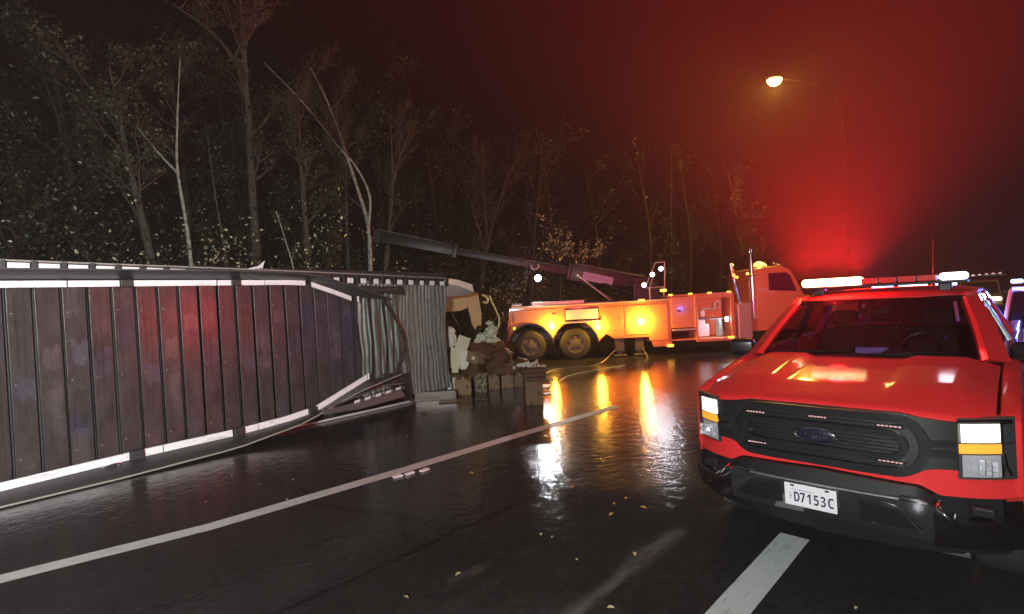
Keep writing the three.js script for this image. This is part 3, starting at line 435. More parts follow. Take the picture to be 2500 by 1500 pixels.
  part('bent_rod', rod(X(7.75, 1.83, -0.6), X(8.05, 1.5, -0.7), 0.012, 6), M.satin, t);
}
// ---------------------------------------------------------------- heavy recovery truck with its boom over the trailer
M.towPaint = phy([0.8, 0.3, 0.14], 0.42, { clearcoat: 0.8, clearcoatRoughness: 0.1 });
M.towTrim = std([0.7, 0.55, 0.48], 0.4, 0.3);
M.amber = glow([1, 0.55, 0.08], 22, [0.9, 0.5, 0.1]);
M.amberDim = glow([1, 0.5, 0.08], 2.2, [0.9, 0.5, 0.1]);
M.work = glow([1, 0.98, 0.93], 26);
M.hub = std([0.10, 0.09, 0.085], 0.6, 0.3);
M.boom = std([0.03, 0.028, 0.03], 0.42, 0.3);
M.lilac = std([0.75, 0.66, 0.9], 0.4);
{
  const t = thing('recovery_truck', 'orange heavy recovery truck with lit amber lamps and a long dark boom', 'tow truck', [0, 0, -16.8]);
  const arch = (cx, r) => { const o = []; for (let k = 0; k <= 14; k++) { const f = Math.PI * k / 14; o.push([cx + r * Math.cos(f), 0.52 + r * Math.sin(f)]); } return o; };
  const side = [[-0.30, 0.24], [-0.10, 1.80], [5.16, 1.76], [5.16, 0.28], [4.6, 0.28], [4.45, 0.62], [3.3, 0.62], [3.05, 0.8], ...arch(2.03, 0.72), [1.28, 0.8], ...arch(0.55, 0.72), [-0.2, 0.52]];
  for (const z of [0, -2.32]) part('side_body', toCreasedNormals(extrude(side, 0.06, 0.02).translate(0, 0, z - 0.08), 0.6), M.towPaint, t);
  part('deck', rbox(5.3, 0.08, 2.3, 0.02, 2.5, 1.66, -1.2), M.steelDark, t);
  part('tail_panel', tf(rbox(0.06, 1.5, 2.3, 0.02), 0, 0, -0.12, -0.15, 1.02, -1.2), M.towPaint, t);
  part('top_rail', [rbox(5.2, 0.05, 0.10, 0.015, 2.55, 1.81, -0.02), rbox(5.2, 0.05, 0.10, 0.015, 2.55, 1.81, -2.36)], M.towTrim, t);
  part('tool_tray', [rbox(1.75, 0.12, 0.5, 0.02, 1.52, 1.90, -0.35), rbox(0.35, 0.10, 0.3, 0.04, 0.15, 1.89, -0.3)], M.towTrim, t);
  const win = part('side_locker', rbox(1.14, 0.40, 0.05, 0.06, 2.28, 1.49, 0.0), M.steelDark, t); part('locker_face', rbox(1.06, 0.33, 0.02, 0.05, 2.28, 1.49, 0.03), std([0.72, 0.8, 0.84], 0.35), win);
  part('locker_lip', rbox(1.2, 0.06, 0.12, 0.02, 2.28, 1.24, 0.03), M.towTrim, t);
  for (const [x, y, r] of [[3.85, 1.5, 0.07], [4.9, 1.42, 0.06]]) part('side_marker', tf(cyl(r, r, 0.03, 0, 0, 0, 18), Math.PI / 2, 0, 0, x, y, 0.0), M.strip, t);
  part('fender_lip', arch(0.55, 0.75).length && [extrude([...arch(0.55, 0.77), ...arch(0.55, 0.71).reverse()], 0.1, 0.01).translate(0, 0, -0.06), extrude([...arch(2.03, 0.77), ...arch(2.03, 0.71).reverse()], 0.1, 0.01).translate(0, 0, -0.06)], M.blackPlastic, t);
  for (const x of [0.55, 2.03]) for (const z of [-0.28, -2.1]) { const w = wheel(t, x, 0.52, z, 0.52, 0.42, M.hub); w.rotation.y = z > -1 ? -Math.PI / 2 : Math.PI / 2; }
  for (const z of [-0.25, -2.1]) { const w = wheel(t, 10.6, 0.52, z, 0.52, 0.34, M.satin); w.rotation.y = z > -1 ? -Math.PI / 2 : Math.PI / 2; }
  part('axle', [tf(cyl(0.08, 0.08, 2.2, 0, 0, 0, 10), Math.PI / 2, 0, 0, 0.55, 0.52, -1.2), tf(cyl(0.08, 0.08, 2.2, 0, 0, 0, 10), Math.PI / 2, 0, 0, 2.03, 0.52, -1.2), tf(cyl(0.08, 0.08, 2.2, 0, 0, 0, 10), Math.PI / 2, 0, 0, 10.6, 0.52, -1.2)], M.steelDark, t);
  part('chassis', [rbox(11, 0.28, 0.14, 0.02, 5.3, 0.78, -0.8), rbox(11, 0.28, 0.14, 0.02, 5.3, 0.78, -1.6)], M.steelDark, t);
  for (const x of [3.5, 4.15]) part('outrigger', [rbox(0.3, 0.5, 0.24, 0.03, x, 0.42, -0.2), rbox(0.42, 0.06, 0.4, 0.02, x, 0.05, -0.2), rbox(0.16, 0.3, 0.14, 0.02, x, 0.2, -0.2)], M.steelDark, t);
  part('mud_flap', slab([V(-0.30, 0.52, 0.02), V(-0.34, 0.3, 0.05), V(-0.36, 0.1, 0.03)], [V(-0.22, 0.44, 0.04), V(-0.25, 0.28, 0.07), V(-0.33, 0.08, 0.05)], V(0, 0, -0.02), 6), M.strip, t);
  for (const [x0, x1, y0, y1] of [[0.05, 1.5, 1.34, 1.72], [3.05, 3.62, 0.9, 1.68], [3.68, 4.4, 0.72, 1.68], [4.46, 5.08, 0.5, 1.68]]) { const d = part('locker_door', rbox(x1 - x0, y1 - y0, 0.02, 0.008, (x0 + x1) / 2, (y0 + y1) / 2, 0.006), M.towPaint, t); part('door_handle', rbox(0.12, 0.035, 0.03, 0.01, x1 - 0.14, (y0 + y1) / 2, 0.025), M.steel, d); }
  for (let k = 0; k < 3; k++) part('hydraulic_hose', tube([V(4.3 + k * 0.05, 1.7, -0.9), V(4.1 + k * 0.06, 2.1, -0.86), V(3.7 + k * 0.04, 2.25, -0.88), V(3.2, 2.45 + k * 0.03, -0.92)], 0.018, 20, 6), M.rubber, t);
  // amber side lamps
  for (const [x, y, r, I] of [[0.04, 1.14, 0.05, 0], [1.27, 1.13, 0.085, 1], [2.78, 1.03, 0.075, 0.8], [4.20, 1.14, 0.10, 1.3]]) {
    const l = part('amber_lamp', tf(cyl(r * 1.25, r * 1.3, 0.04, 0, 0, 0, 20), Math.PI / 2, 0, 0, x, y, 0.01), M.blackPlastic, t);
    part('lens', tf(new THREE.SphereGeometry(r, 18, 8, 0, Math.PI * 2, 0, Math.PI / 2).scale(1, 0.5, 1), Math.PI / 2, 0, 0, x, y, 0.028), I ? M.amber : M.amberDim, l);
    if (I) point(l, [1, 0.5, 0.04], TOW.amber * I, [x, y, 0.028 + r * 0.5 + 0.16], 3);
  }
  // locker cabinet behind the cab, one door open
  const cb = part('cabinet', [rbox(0.06, 1.62, 2.3, 0.01, 5.17, 1.10, -1.2), rbox(0.06, 1.62, 2.3, 0.01, 7.28, 1.10, -1.2), rbox(2.16, 0.06, 2.36, 0.02, 6.22, 1.92, -1.2), rbox(2.16, 0.06, 2.3, 0.02, 6.22, 0.46, -1.2), rbox(2.1, 1.6, 0.05, 0.01, 6.22, 1.1, -2.3), rbox(0.06, 1.42, 0.6, 0.01, 6.0, 1.2, -0.35), rbox(1.1, 1.4, 0.04, 0.01, 6.6, 1.2, -0.7)], M.towPaint, t);
  part('door', rbox(0.80, 1.02, 0.05, 0.015, 5.60, 1.37, -0.01), M.towPaint, cb); part('latch', rbox(0.14, 0.07, 0.03, 0.01, 5.45, 1.42, 0.03), M.steel, cb); part('step', rbox(0.74, 0.06, 0.5, 0.015, 5.6, 0.80, -0.15), M.towTrim, cb); part('corner_post', [rbox(0.09, 1.5, 0.09, 0.015, 6.02, 1.15, 0.0), rbox(0.13, 1.46, 0.09, 0.015, 7.22, 1.18, 0.0), rbox(1.3, 0.10, 0.08, 0.015, 6.65, 0.42, 0.02), rbox(1.2, 0.12, 0.08, 0.015, 6.62, 1.84, 0.0)], M.towPaint, cb);
  const inner = part('open_locker', [rbox(1.06, 0.03, 0.55, 0.005, 6.6, 1.10, -0.36)], M.satin, cb);
  part('white_jug', [rbox(0.42, 0.42, 0.3, 0.03, 6.3, 0.72, -0.35), rbox(0.24, 0.2, 0.24, 0.05, 6.28, 0.98, -0.35)], std([0.75, 0.78, 0.85], 0.5), inner);
  part('light_tube_case', tf(cyl(0.09, 0.13, 0.56, 0, 0, 0, 14), 0, 0, 0.06, 6.86, 0.80, -0.25), std([0.4, 0.72, 0.72], 0.4), inner);
  part('chain_hook', [tube([V(6.3, 1.3, -0.2), V(6.32, 1.42, -0.2), V(6.55, 1.44, -0.2), V(6.72, 1.42, -0.2), V(6.74, 1.62, -0.2), V(6.9, 1.66, -0.2), V(6.88, 1.4, -0.2)], 0.035, 40, 8), rbox(0.14, 0.2, 0.1, 0.03, 6.3, 1.28, -0.2)], std([0.8, 0.75, 0.75], 0.4), inner);
  { const l = part('locker_lamp', rbox(0.10, 0.14, 0.05, 0.02, 7.06, 1.06, -0.08), glow([0.92, 0.95, 1], 18), cb); spot(l, [0.9, 0.95, 1], TOW.locker, [6.99, 1.06, -0.03], [6.2, 0.8, 0.7], 1.4, 1, 3); }
  for (const x of [5.22, 5.87, 6.50, 7.14]) part('marker_lamp', rbox(0.14, 0.05, 0.06, 0.02, x, 1.96, 0.0), M.amberDim, cb);
  for (const [x, y] of [[5.12, 0.30], [7.12, 0.46], [4.25, 1.83], [4.98, 2.12]]) part('marker_lamp', rbox(0.22, 0.09, 0.05, 0.025, x, y, 0.04), M.amberDim, t);
  // stacks and pillar
  part('stack', [tube([V(7.62, 0.5, -0.25), V(7.56, 1.6, -0.25), V(7.38, 2.6, -0.25), V(7.34, 2.95, -0.25)], 0.065, 20, 12), cyl(0.085, 0.085, 0.12, 7.44, 2.35, -0.25)], M.chrome, t);
  part('stack', [cyl(0.075, 0.08, 2.2, 8.06, 2.12, -0.3), cyl(0.10, 0.075, 0.12, 8.06, 3.26, -0.3)], M.chrome, t);
  part('stack_shield', rbox(0.5, 1.2, 0.4, 0.06, 7.68, 0.98, -0.3), M.towTrim, t);
  for (const [x, y] of [[7.4, 2.5], [7.5, 2.42], [7.86, 2.52], [8.2, 2.78]]) part('marker_lamp', rbox(0.10, 0.09, 0.06, 0.03, x, y, -0.18), M.amberDim, t);
  part('mirror_arm', [tube([V(7.8, 1.6, 0.1), V(7.78, 2.4, 0.15), V(8.0, 2.48, 0.1)], 0.025, 14, 6)], M.steel, t);
  // cab and bonnet
  const cab = part('cab', toCreasedNormals(extrude([[8.12, 0.6], [8.12, 2.5], [8.2, 2.64], [8.42, 2.72], [9.05, 2.7], [9.28, 2.58], [9.62, 1.95], [9.7, 1.7], [9.7, 0.6]], 2.2, 0.05).translate(0, 0, -2.4), 0.6), M.towPaint, t);
  part('cab_window', extrude([[8.52, 1.93], [8.52, 2.50], [9.1, 2.5], [9.25, 2.38], [9.42, 1.86]], 0.02, 0.005).translate(0, 0, -0.13), phy([0.10, 0.01, 0.05], 0.08, { clearcoat: 1 }), cab);
  part('bonnet', toCreasedNormals(extrude([[9.6, 0.7], [9.6, 1.75], [11.5, 1.5], [11.65, 1.35], [11.65, 0.6]], 1.6, 0.08).translate(0, 0, -2.05), 0.6), M.towPaint, t);
  part('front_bumper', rbox(0.2, 0.4, 2.4, 0.05, 11.75, 0.6, -1.25), M.chrome, t);
  { const b = part('roof_beacon', [cyl(0.2, 0.24, 0.05, 8.66, 2.75, -1.0)], M.blackPlastic, cab); part('lens', tf(new THREE.SphereGeometry(0.24, 20, 10, 0, Math.PI * 2, 0, Math.PI / 2).scale(1, 0.65, 1), 0, 0, 0, 8.66, 2.77, -1.0), glow([1, 0.66, 0.12], 2.4), b); point(b, [1, 0.5, 0.06], 3, [8.66, 2.98, -1.0], 3); }
  part('horn', [rod(V(9.0, 2.76, -0.8), V(9.3, 2.78, -0.7), 0.03, 8), new THREE.SphereGeometry(0.05, 10, 8).translate(9.1, 2.85, -0.8)], M.chrome, cab);
  // boom: three telescoped sections
  const seg = (a, b, h0, h1, wdt) => { const d = b.clone().sub(a), L = d.length(), g = extrude([[0, -h0 / 2], [L, -h1 / 2], [L, h1 / 2], [0, h0 / 2]], wdt - 0.03, 0.015); g.translate(0, 0, -wdt / 2); g.rotateZ(Math.atan2(d.y, d.x)); return toCreasedNormals(g.translate(a.x, a.y, a.z), 0.5); };
  const bm = part('boom', seg(V(4.75, 2.42, -1.2), V(2.1, 2.95, -1.2), 0.42, 0.62, 0.5), M.boom, t); bm.userData.label = 'long dark telescopic boom reaching over the trailer';
  part('boom_section', seg(V(2.3, 2.92, -1.2), V(-2.1, 3.93, -1.2), 0.28, 0.20, 0.32), M.boom, bm);
  part('boom_section', seg(V(-1.88, 3.90, -1.2), V(-4.52, 4.56, -1.2), 0.34, 0.38, 0.38), M.boom, bm);
  part('boom_edge', [rod(V(-1.95, 4.11, -0.97), V(-4.45, 4.77, -0.97), 0.022, 6), rod(V(2.2, 3.08, -1.0), V(-1.7, 3.96, -1.0), 0.012, 6), rod(V(2.3, 3.22, -0.93), V(4.7, 2.62, -0.93), 0.02, 6)], M.satin, bm);
  part('boom_collar', seg(V(-1.8, 3.88, -1.2), V(-1.95, 3.915, -1.2), 0.5, 0.5, 0.5), M.boom, bm); part('boom_collar', seg(V(2.15, 2.95, -1.2), V(2.0, 2.985, -1.2), 0.6, 0.6, 0.56), M.boom, bm);
  part('sheave', [tf(cyl(0.22, 0.22, 0.12, 0, 0, 0, 22), Math.PI / 2, 0, 0, -4.62, 4.55, -1.2), rbox(0.3, 0.5, 0.06, 0.03, -4.6, 4.55, -1.02), rbox(0.3, 0.5, 0.06, 0.03, -4.6, 4.55, -1.38)], M.boom, bm);
  part('sheave_pin', tf(rbox(0.09, 0.2, 0.05, 0.02), 0, 0, -0.5, -4.72, 4.45, -0.96), M.strip, bm);
  part('boom_sign', tf(rbox(1.05, 0.27, 0.02, 0.01), 0, 0, -0.27, 3.02, 2.66, -0.92), M.lilac, bm);
  { const c = document.createElement('canvas'); c.width = 512; c.height = 128; const x = c.getContext('2d'); x.fillStyle = '#cfc4ee'; x.fillRect(0, 0, 512, 128); x.strokeStyle = '#8f83b8'; x.lineWidth = 6; x.beginPath(); x.moveTo(40, 66); x.lineTo(470, 62); x.stroke(); x.fillStyle = '#6a5f96'; x.fillRect(250, 54, 14, 20); const tx = new THREE.CanvasTexture(c); tx.colorSpace = THREE.SRGBColorSpace; part('sign_print', tf(new THREE.PlaneGeometry(1.0, 0.23), 0, 0, -0.27, 3.02, 2.66, -0.907), std([0.8, 0.8, 0.8], 0.4, 0, { map: tx }), bm); }
  part('mast', [rbox(0.9, 0.9, 1.1, 0.05, 4.6, 2.0, -1.2), rbox(0.5, 0.5, 0.7, 0.05, 4.5, 2.4, -1.2)], M.boom, t);
  part('ram', rod(V(3.75, 1.75, -1.2), V(2.45, 2.65, -1.2), 0.09, 12), M.steelDark, t); part('ram_rod', rod(V(2.75, 2.44, -1.0), V(2.25, 2.84, -1.0), 0.05, 10), M.chrome, t);
  part('strut', rod(V(2.28, 2.83, -0.75), V(3.4, 1.86, -0.75), 0.03, 8), M.satin, t);
  // lamp rack on the mast
  const rk = part('lamp_rack', [rod(V(4.56, 2.24, -0.6), V(4.94, 3.08, -0.6), 0.022, 6), rod(V(4.94, 3.08, -0.6), V(5.26, 3.09, -0.6), 0.022, 6), rod(V(5.26, 3.09, -0.6), V(5.22, 2.24, -0.6), 0.022, 6), rod(V(5.22, 2.24, -0.6), V(4.56, 2.24, -0.6), 0.022, 6), rod(V(4.7, 2.24, -0.6), V(4.86, 2.62, -0.6), 0.018, 6), rod(V(4.7, 1.8, -0.6), V(4.7, 2.24, -0.6), 0.03, 6), rod(V(5.15, 1.8, -0.6), V(5.2, 2.24, -0.6), 0.03, 6)], M.towTrim, t);
  for (const [x, y, c, I] of [[5.10, 2.86, [0.9, 0.92, 1], 1], [4.80, 2.68, [0.95, 0.9, 1], 0.8], [4.50, 2.34, [1, 0.85, 0.95], 0.8]]) { const l = part('rack_lamp', tf(cyl(0.09, 0.07, 0.08, 0, 0, 0, 16), Math.PI / 2, 0, 0, x, y, -0.56), M.blackPlastic, rk); part('lens', tf(cyl(0.075, 0.075, 0.02, 0, 0, 0, 16), Math.PI / 2, 0, 0, x, y, -0.51), glow(c, 12), l); spot(l, c, TOW.rack * I, [x, y, -0.47], [x - 0.4, y - 0.8, 5], 1.2, 1, 3); }
  // work lamp hanging from the boom, and chains
  { const l = part('work_lamp', [tf(cyl(0.13, 0.09, 0.12, 0, 0, 0, 18), Math.PI / 2, 0, 0, 0.94, 2.78, -0.75), rod(V(0.94, 2.85, -0.8), V(1.0, 3.2, -1.1), 0.02, 6)], M.blackPlastic, t); part('lens', tf(cyl(0.11, 0.11, 0.02, 0, 0, 0, 18), Math.PI / 2, 0, 0, 0.94, 2.78, -0.68), M.work, l); spot(l, [0.93, 0.98, 1], TOW.work, [0.94, 2.78, -0.62], [0.2, 0.6, 6], 1.35, 1, 5); }
  part('hook', tube([V(0.74, 3.26, -0.95), V(0.76, 3.14, -0.95), V(0.9, 3.1, -0.95), V(1.0, 3.2, -0.95), V(0.98, 3.28, -0.95)], 0.03, 20, 8), M.strip, t);
  for (const [x, h] of [[0.52, 0.75], [0.60, 0.6], [0.70, 0.4]]) { const ch = []; for (let k = 0; k < 9; k++) ch.push(tf(new THREE.TorusGeometry(0.035, 0.010, 6, 12).scale(0.7, 1.2, 1), 0, k % 2 * Math.PI / 2, 0, x, 3.35 - k * h / 9, -1.0)); part('chain', ch, M.steel, t); }
}
for (const [pts, l] of [[[[0.5, 0.32, 10.2], [0.5, 0.03, 11.6], [0.7, 0.012, 13.6], [1.2, 0.012, 14.7], [2.4, 0.012, 15.2], [3.3, 0.25, 16.75]], 'thin steel winch cable lying in a curve on the wet road'], [[[0.55, 0.25, 10.1], [0.8, 0.012, 11.2], [1.3, 0.012, 13.2], [2.6, 0.012, 14.4], [4.0, 0.012, 15.6], [4.2, 0.3, 16.72]], 'second winch cable lying nearer the edge line']])
  single('winch_cable', tube(pts.map((p) => W(...p)), 0.009, 50, 6), M.steel, l, 'cable');
// ---------------------------------------------------------------- spilled load
const cardTex = texture(256, 256, (u, v) => { const a = 0.60 + 0.10 * (fbm(u * 9, v * 9, 201, 4) - 0.5) - 0.22 * smooth(0.55, 0.75, fbm(u * 4 + 9, v * 4, 203, 4)) + 0.03 * Math.sin(u * 180); return [a, a * 0.82, a * 0.60]; }, true);
M.card = std([0.85, 0.85, 0.85], 0.8, 0, { map: cardTex });
M.cardWet = std([0.6, 0.52, 0.46], 0.45, 0, { map: cardTex });
M.cream = std([0.66, 0.6, 0.42], 0.6);
M.paper = std([0.75, 0.72, 0.62], 0.6);
M.wood = std([0.3, 0.19, 0.11], 0.7, 0, { map: cardTex });
M.bag = phy([0.62, 0.66, 0.5], 0.3, { clearcoat: 0.5 });
M.sack = std([0.46, 0.32, 0.2], 0.7, 0, { map: cardTex });
function crumple(geo, amp, f, seed) { const p = geo.attributes.position, n = geo.attributes.normal; for (let i = 0; i < p.count; i++) { const x = p.getX(i), y = p.getY(i), z = p.getZ(i), k = amp * (fbm(x * f + seed, y * f + z * f * 0.7, seed, 3) - 0.5) * 2, k2 = amp * (fbm(z * f + seed * 3, y * f - x * f * 0.6, seed + 5, 3) - 0.5) * 2; p.setXYZ(i, x + k, y + (k + k2) * 0.4, z + k2); } geo.computeVertexNormals(); return geo; }
function carton(label, pos, size, turn, mat, open, tilt = [0, 0], group) {
  const [w, h, d] = size, o = thing('carton', label, 'box', pos, turn, group); o.rotation.set(tilt[0], turn, tilt[1]);
  if (!open) { part('body', crumple(new RoundedBoxGeometry(w, h, d, 4, 0.012).translate(0, h / 2, 0), 0.012, 5, pos[0] * 7 + 3), mat, o); part('tape', box(0.05, 0.003, d * 0.98, 0, h + 0.004, 0), M.paper, o); }
  else { const t = 0.012; part('body', [box(w, t, d, 0, t / 2, 0), box(t, h, d, -w / 2 + t / 2, h / 2, 0), box(t, h, d, w / 2 - t / 2, h / 2, 0), box(w - 2 * t, h, t, 0, h / 2, d / 2 - t / 2), box(w - 2 * t, h, t, 0, h / 2, -d / 2 + t / 2)], mat, o); for (const s of [-1, 1]) part('flap', tf(box(0.16, 0.008, d * 0.96, s * 0.08, 0, 0), 0, 0, s * -0.5, s * w / 2, h + 0.004, 0), mat, o); }
  return o;
}
function sack(name, label, cat, pos, size, mat, seed, group) { const g = crumple(mergeVertices(new THREE.IcosahedronGeometry(1, 7).deleteAttribute('uv').deleteAttribute('normal')).scale(...size), size[0] * (cat === 'bag' ? 0.55 : 0.3), (cat === 'bag' ? 2.8 : 2.2) / size[0], seed); g.computeBoundingBox(); g.translate(0, -g.boundingBox.min.y, 0); return single(name, g, mat, label, cat, group, pos, [0, seed * 1.7, 0]); }
// flat steel channel lying in front of the torn end
single('steel_channel', [rbox(1.0, 0.012, 0.24, 0.004, 0, 0.18, 0), rbox(1.0, 0.18, 0.012, 0.004, 0, 0.09, 0.115), rbox(1.0, 0.18, 0.012, 0.004, 0, 0.09, -0.115)], std([0.16, 0.12, 0.11], 0.35, 0.4), 'low dark steel channel lying flat below the crumpled sheet', 'steel beam', null, [-1.80, 0, -11.05], [0, 0.05, 0]);
{ // broken wooden stool frame
  const o = thing('broken_stand', 'broken brown wooden stand with a white block between its legs', 'stand', [-1.52, 0, -11.85], 0.1);
  part('top', tf(rbox(0.62, 0.05, 0.4, 0.01), 0, 0, -0.06, 0.05, 0.40, 0), M.wood, o);
  for (const x of [-0.2, 0.28]) for (const z of [-0.15, 0.15]) part('leg', rbox(0.06, 0.385, 0.05, 0.008, x, 0.193, z), M.wood, o);
  part('white_block', rbox(0.11, 0.24, 0.06, 0.01, -0.03, 0.12, 0.16), M.strip, o);
}
carton('closed tan carton standing by the broken wooden stand', [-1.19, 0, -11.5], [0.36, 0.36, 0.34], 0.05, M.card, false);
carton('pale printed carton with ragged top in front of the brown sacks', [-0.80, 0, -11.72], [0.27, 0.40, 0.24], -0.06, new THREE.MeshStandardMaterial({ color: col(0.55, 0.5, 0.4), roughness: 0.7, map: texture(64, 64, (u, v) => { const a = smooth(0.45, 0.6, fbm(u * 9, v * 9, 211, 3)); return [lerp(0.75, 0.35, a), lerp(0.7, 0.28, a), lerp(0.58, 0.2, a)]; }, true) }), true);
// row of wet cartons at the foot of the pile
[[-0.50, 12.0, 0.26, 0.34], [-0.20, 12.05, 0.28, 0.31], [0.07, 12.15, 0.26, 0.30]].forEach(([x, z, w, h], i) => carton('wet brown carton in the row at the foot of the sack pile', [x, 0, -z], [w, h, 0.3], 0.1 * (i - 1), M.cardWet, false, [0, 0], 'wet cartons below the sack pile'));
carton('soaked carton lying behind the row at the foot of the sack pile', [-0.05, 0.0, -12.6], [0.5, 0.36, 0.4], 0.4, M.cardWet, false);
// crushed cartons thrown over the heap and flattened board on the road
[[-0.15, 0.30, 12.3, 0.42, 0.22, 0.3, 0.4, 'crushed tan carton tipped on the front of the sack heap'], [-0.95, 0.62, 12.15, 0.34, 0.26, 0.3, -0.3, 'split tan carton wedged between boards and sacks'], [0.16, 0.02, 12.9, 0.5, 0.4, 0.4, 0.15, 'large tan carton behind the wet carton row'], [0.42, 0.0, 12.2, 0.3, 0.22, 0.26, 0.1, 'low crushed carton at the outer end of the wet carton row'], [-0.5, 0.86, 12.75, 0.4, 0.25, 0.3, -0.4, 'battered carton on top of the sacks beneath the pale bags']].forEach(([x, y, z, w, h, d, r, l], i) => { const o = carton(l, [x, y, -z], [w, h, d], r * 2, i % 2 ? M.card : M.cardWet, false, [0.25 * (i - 2) * 0.5, r]); part('label', box(0.1, 0.07, 0.003, 0.05, h * 0.5, d / 2 + 0.012), M.paper, o); });
[[6.6, 8.55, 0.5, 0.34, 'flattened cardboard sheet lying on the road before the tan carton'], [8.9, 8.0, 0.42, 0.3, 'flattened cardboard sheet between the crate and the sacks'], [7.0, 8.05, 0.2, 0.15, 'small torn cardboard piece near the steel channel'], [8.2, 7.3, 0.22, 0.14, 'small torn cardboard piece beside the tall dark carton'], [5.6, 8.1, 0.18, 0.12, 'small torn cardboard piece below the torn rail']].forEach(([s, n, w, d, l], i) => { const p = R(s, n, 0.012); single('cardboard_sheet', crumple(new RoundedBoxGeometry(w, 0.008, d, 4, 0.003), 0.006, 6, 300 + i), M.cardWet, l, 'cardboard', null, [p.x, p.y, p.z], [0, i * 1.3, 0]); });
// sacks
const sackLabel = 'lumpy brown sack in the heap beside the torn trailer end';
[[-0.98, 0.0, 12.25, 0.30, 0.34], [-0.48, 0.0, 12.55, 0.34, 0.34], [-0.15, 0.0, 12.9, 0.30, 0.28], [-0.82, 0.50, 12.5, 0.33, 0.30], [-0.32, 0.36, 12.6, 0.29, 0.26], [-0.58, 0.60, 12.7, 0.32, 0.24], [0.14, 0.30, 12.5, 0.22, 0.17], [-1.02, 0.45, 12.9, 0.3, 0.26], [0.28, 0.0, 12.65, 0.24, 0.24], [-0.75, 0, 13.0, 0.4, 0.5]].forEach(([x, y, z, r, h], i) => sack('sack', sackLabel, 'sack', [x, y, -z], [r, h, r * 0.95], M.sack, 21 + i, 'brown sacks heaped by the trailer'));
const bagLabel = 'small pale plastic bag on top of the brown sacks';
[[-0.78, 1.06, 12.45, 0.13, 0.11], [-0.62, 1.02, 12.5, 0.09, 0.07], [-0.54, 1.2, 12.6, 0.12, 0.14], [-0.50, 1.03, 12.45, 0.11, 0.05], [-0.46, 1.08, 12.5, 0.07, 0.05], [-0.58, 1.46, 12.7, 0.09, 0.06], [-0.66, 1.08, 12.62, 0.12, 0.12], [-0.5, 1.14, 12.66, 0.10, 0.16], [-0.88, 1.05, 12.4, 0.08, 0.07]].forEach(([x, y, z, r, h], i) => sack('plastic_bag', bagLabel, 'bag', [x, y, -z], [r, h, r], M.bag, 51 + i, 'pale bags on the heap'));
// loose sheets sliding out of the trailer
[[[-1.24, 1.06, 12.25], [0.30, 0.42], 0.35, 'large cream board sliding out of the torn trailer end'], [[-1.42, 0.75, 12.2], [0.24, 0.5], 0.08, 'narrow cream board leaning below the larger one'], [[-1.2, 0.70, 12.15], [0.22, 0.45], -0.08, 'pinkish board standing against the brown sacks'], [[-1.43, 0.38, 12.1], [0.16, 0.76], 0.02, 'short pale board upright by the wooden stand']].forEach(([p, s, r, l], i) => single('loose_board', crumple(new RoundedBoxGeometry(s[0], s[1], 0.035, 5, 0.008), 0.012, 4, 61 + i), i === 2 ? M.paper : M.cream, l, 'board', null, [p[0], p[1], -p[2]], [-0.25, 0.2, -r]));
sack('plastic_bag', 'white crumpled bag at the edge of the torn sheet', 'bag', [-1.52, 0.98, -12.3], [0.13, 0.26, 0.12], M.paper, 91);
// stacked crate on carton
{ const o = carton('tall dark carton standing alone on the wet road under a crate', [0.32, 0, -10.0], [0.34, 0.46, 0.34], 0.12, M.cardWet, false);
  const c = thing('crate', 'slatted wooden crate resting on the tall dark carton', 'crate', [0.36, 0.465, -10.0], 0.05);
  for (let k = 0; k < 3; k++) for (const s of [-1, 1]) part('slat', rbox(0.44, 0.062, 0.018, 0.004, 0, 0.035 + k * 0.085, s * 0.18), M.wood, c);
  for (let k = 0; k < 3; k++) for (const s of [-1, 1]) part('slat', rbox(0.018, 0.062, 0.36, 0.004, s * 0.215, 0.035 + k * 0.085, 0), M.wood, c);
  part('base', rbox(0.42, 0.02, 0.34, 0.004, 0, 0.012, 0), M.wood, c);
  for (let k = 0; k < 4; k++) part('lid_board', rbox(0.46, 0.016, 0.085, 0.004, 0.01, 0.262, -0.14 + k * 0.093), M.wood, c);
  for (let k = 0; k < 6; k++) { const g = rng(70 + k); single('paper_scrap', crumple(new THREE.PlaneGeometry(0.16 + 0.1 * g(), 0.1, 6, 4), 0.03, 9, 70 + k), M.paper, 'torn pale paper scrap lying on the wooden crate', 'paper', 'paper scraps on the crate', [0.16 + k * 0.06, 0.772 + 0.02 * g(), -10.0 + 0.1 * (g() - 0.5)], [-1.2 + g() * 0.5, g() * 3, 0]); }
}
single('yellow_strap', tube([W(-0.74, 2.24, 13), W(-0.66, 2.2, 13), W(-0.6, 2.1, 12.95), W(-0.64, 2.03, 12.95), W(-0.72, 2.06, 13)], 0.03, 24, 7), std([0.8, 0.72, 0.28], 0.5), 'curled yellow strap hanging by the torn lining', 'strap');
single('yellow_strap', tube([W(-0.55, 2.2, 13), W(-0.5, 2.05, 13), W(-0.42, 1.85, 13), W(-0.34, 1.58, 13), W(-0.5, 1.1, 12.9)], 0.022, 24, 7), std([0.8, 0.72, 0.28], 0.5), 'long yellow strap hanging down to the sacks', 'strap');
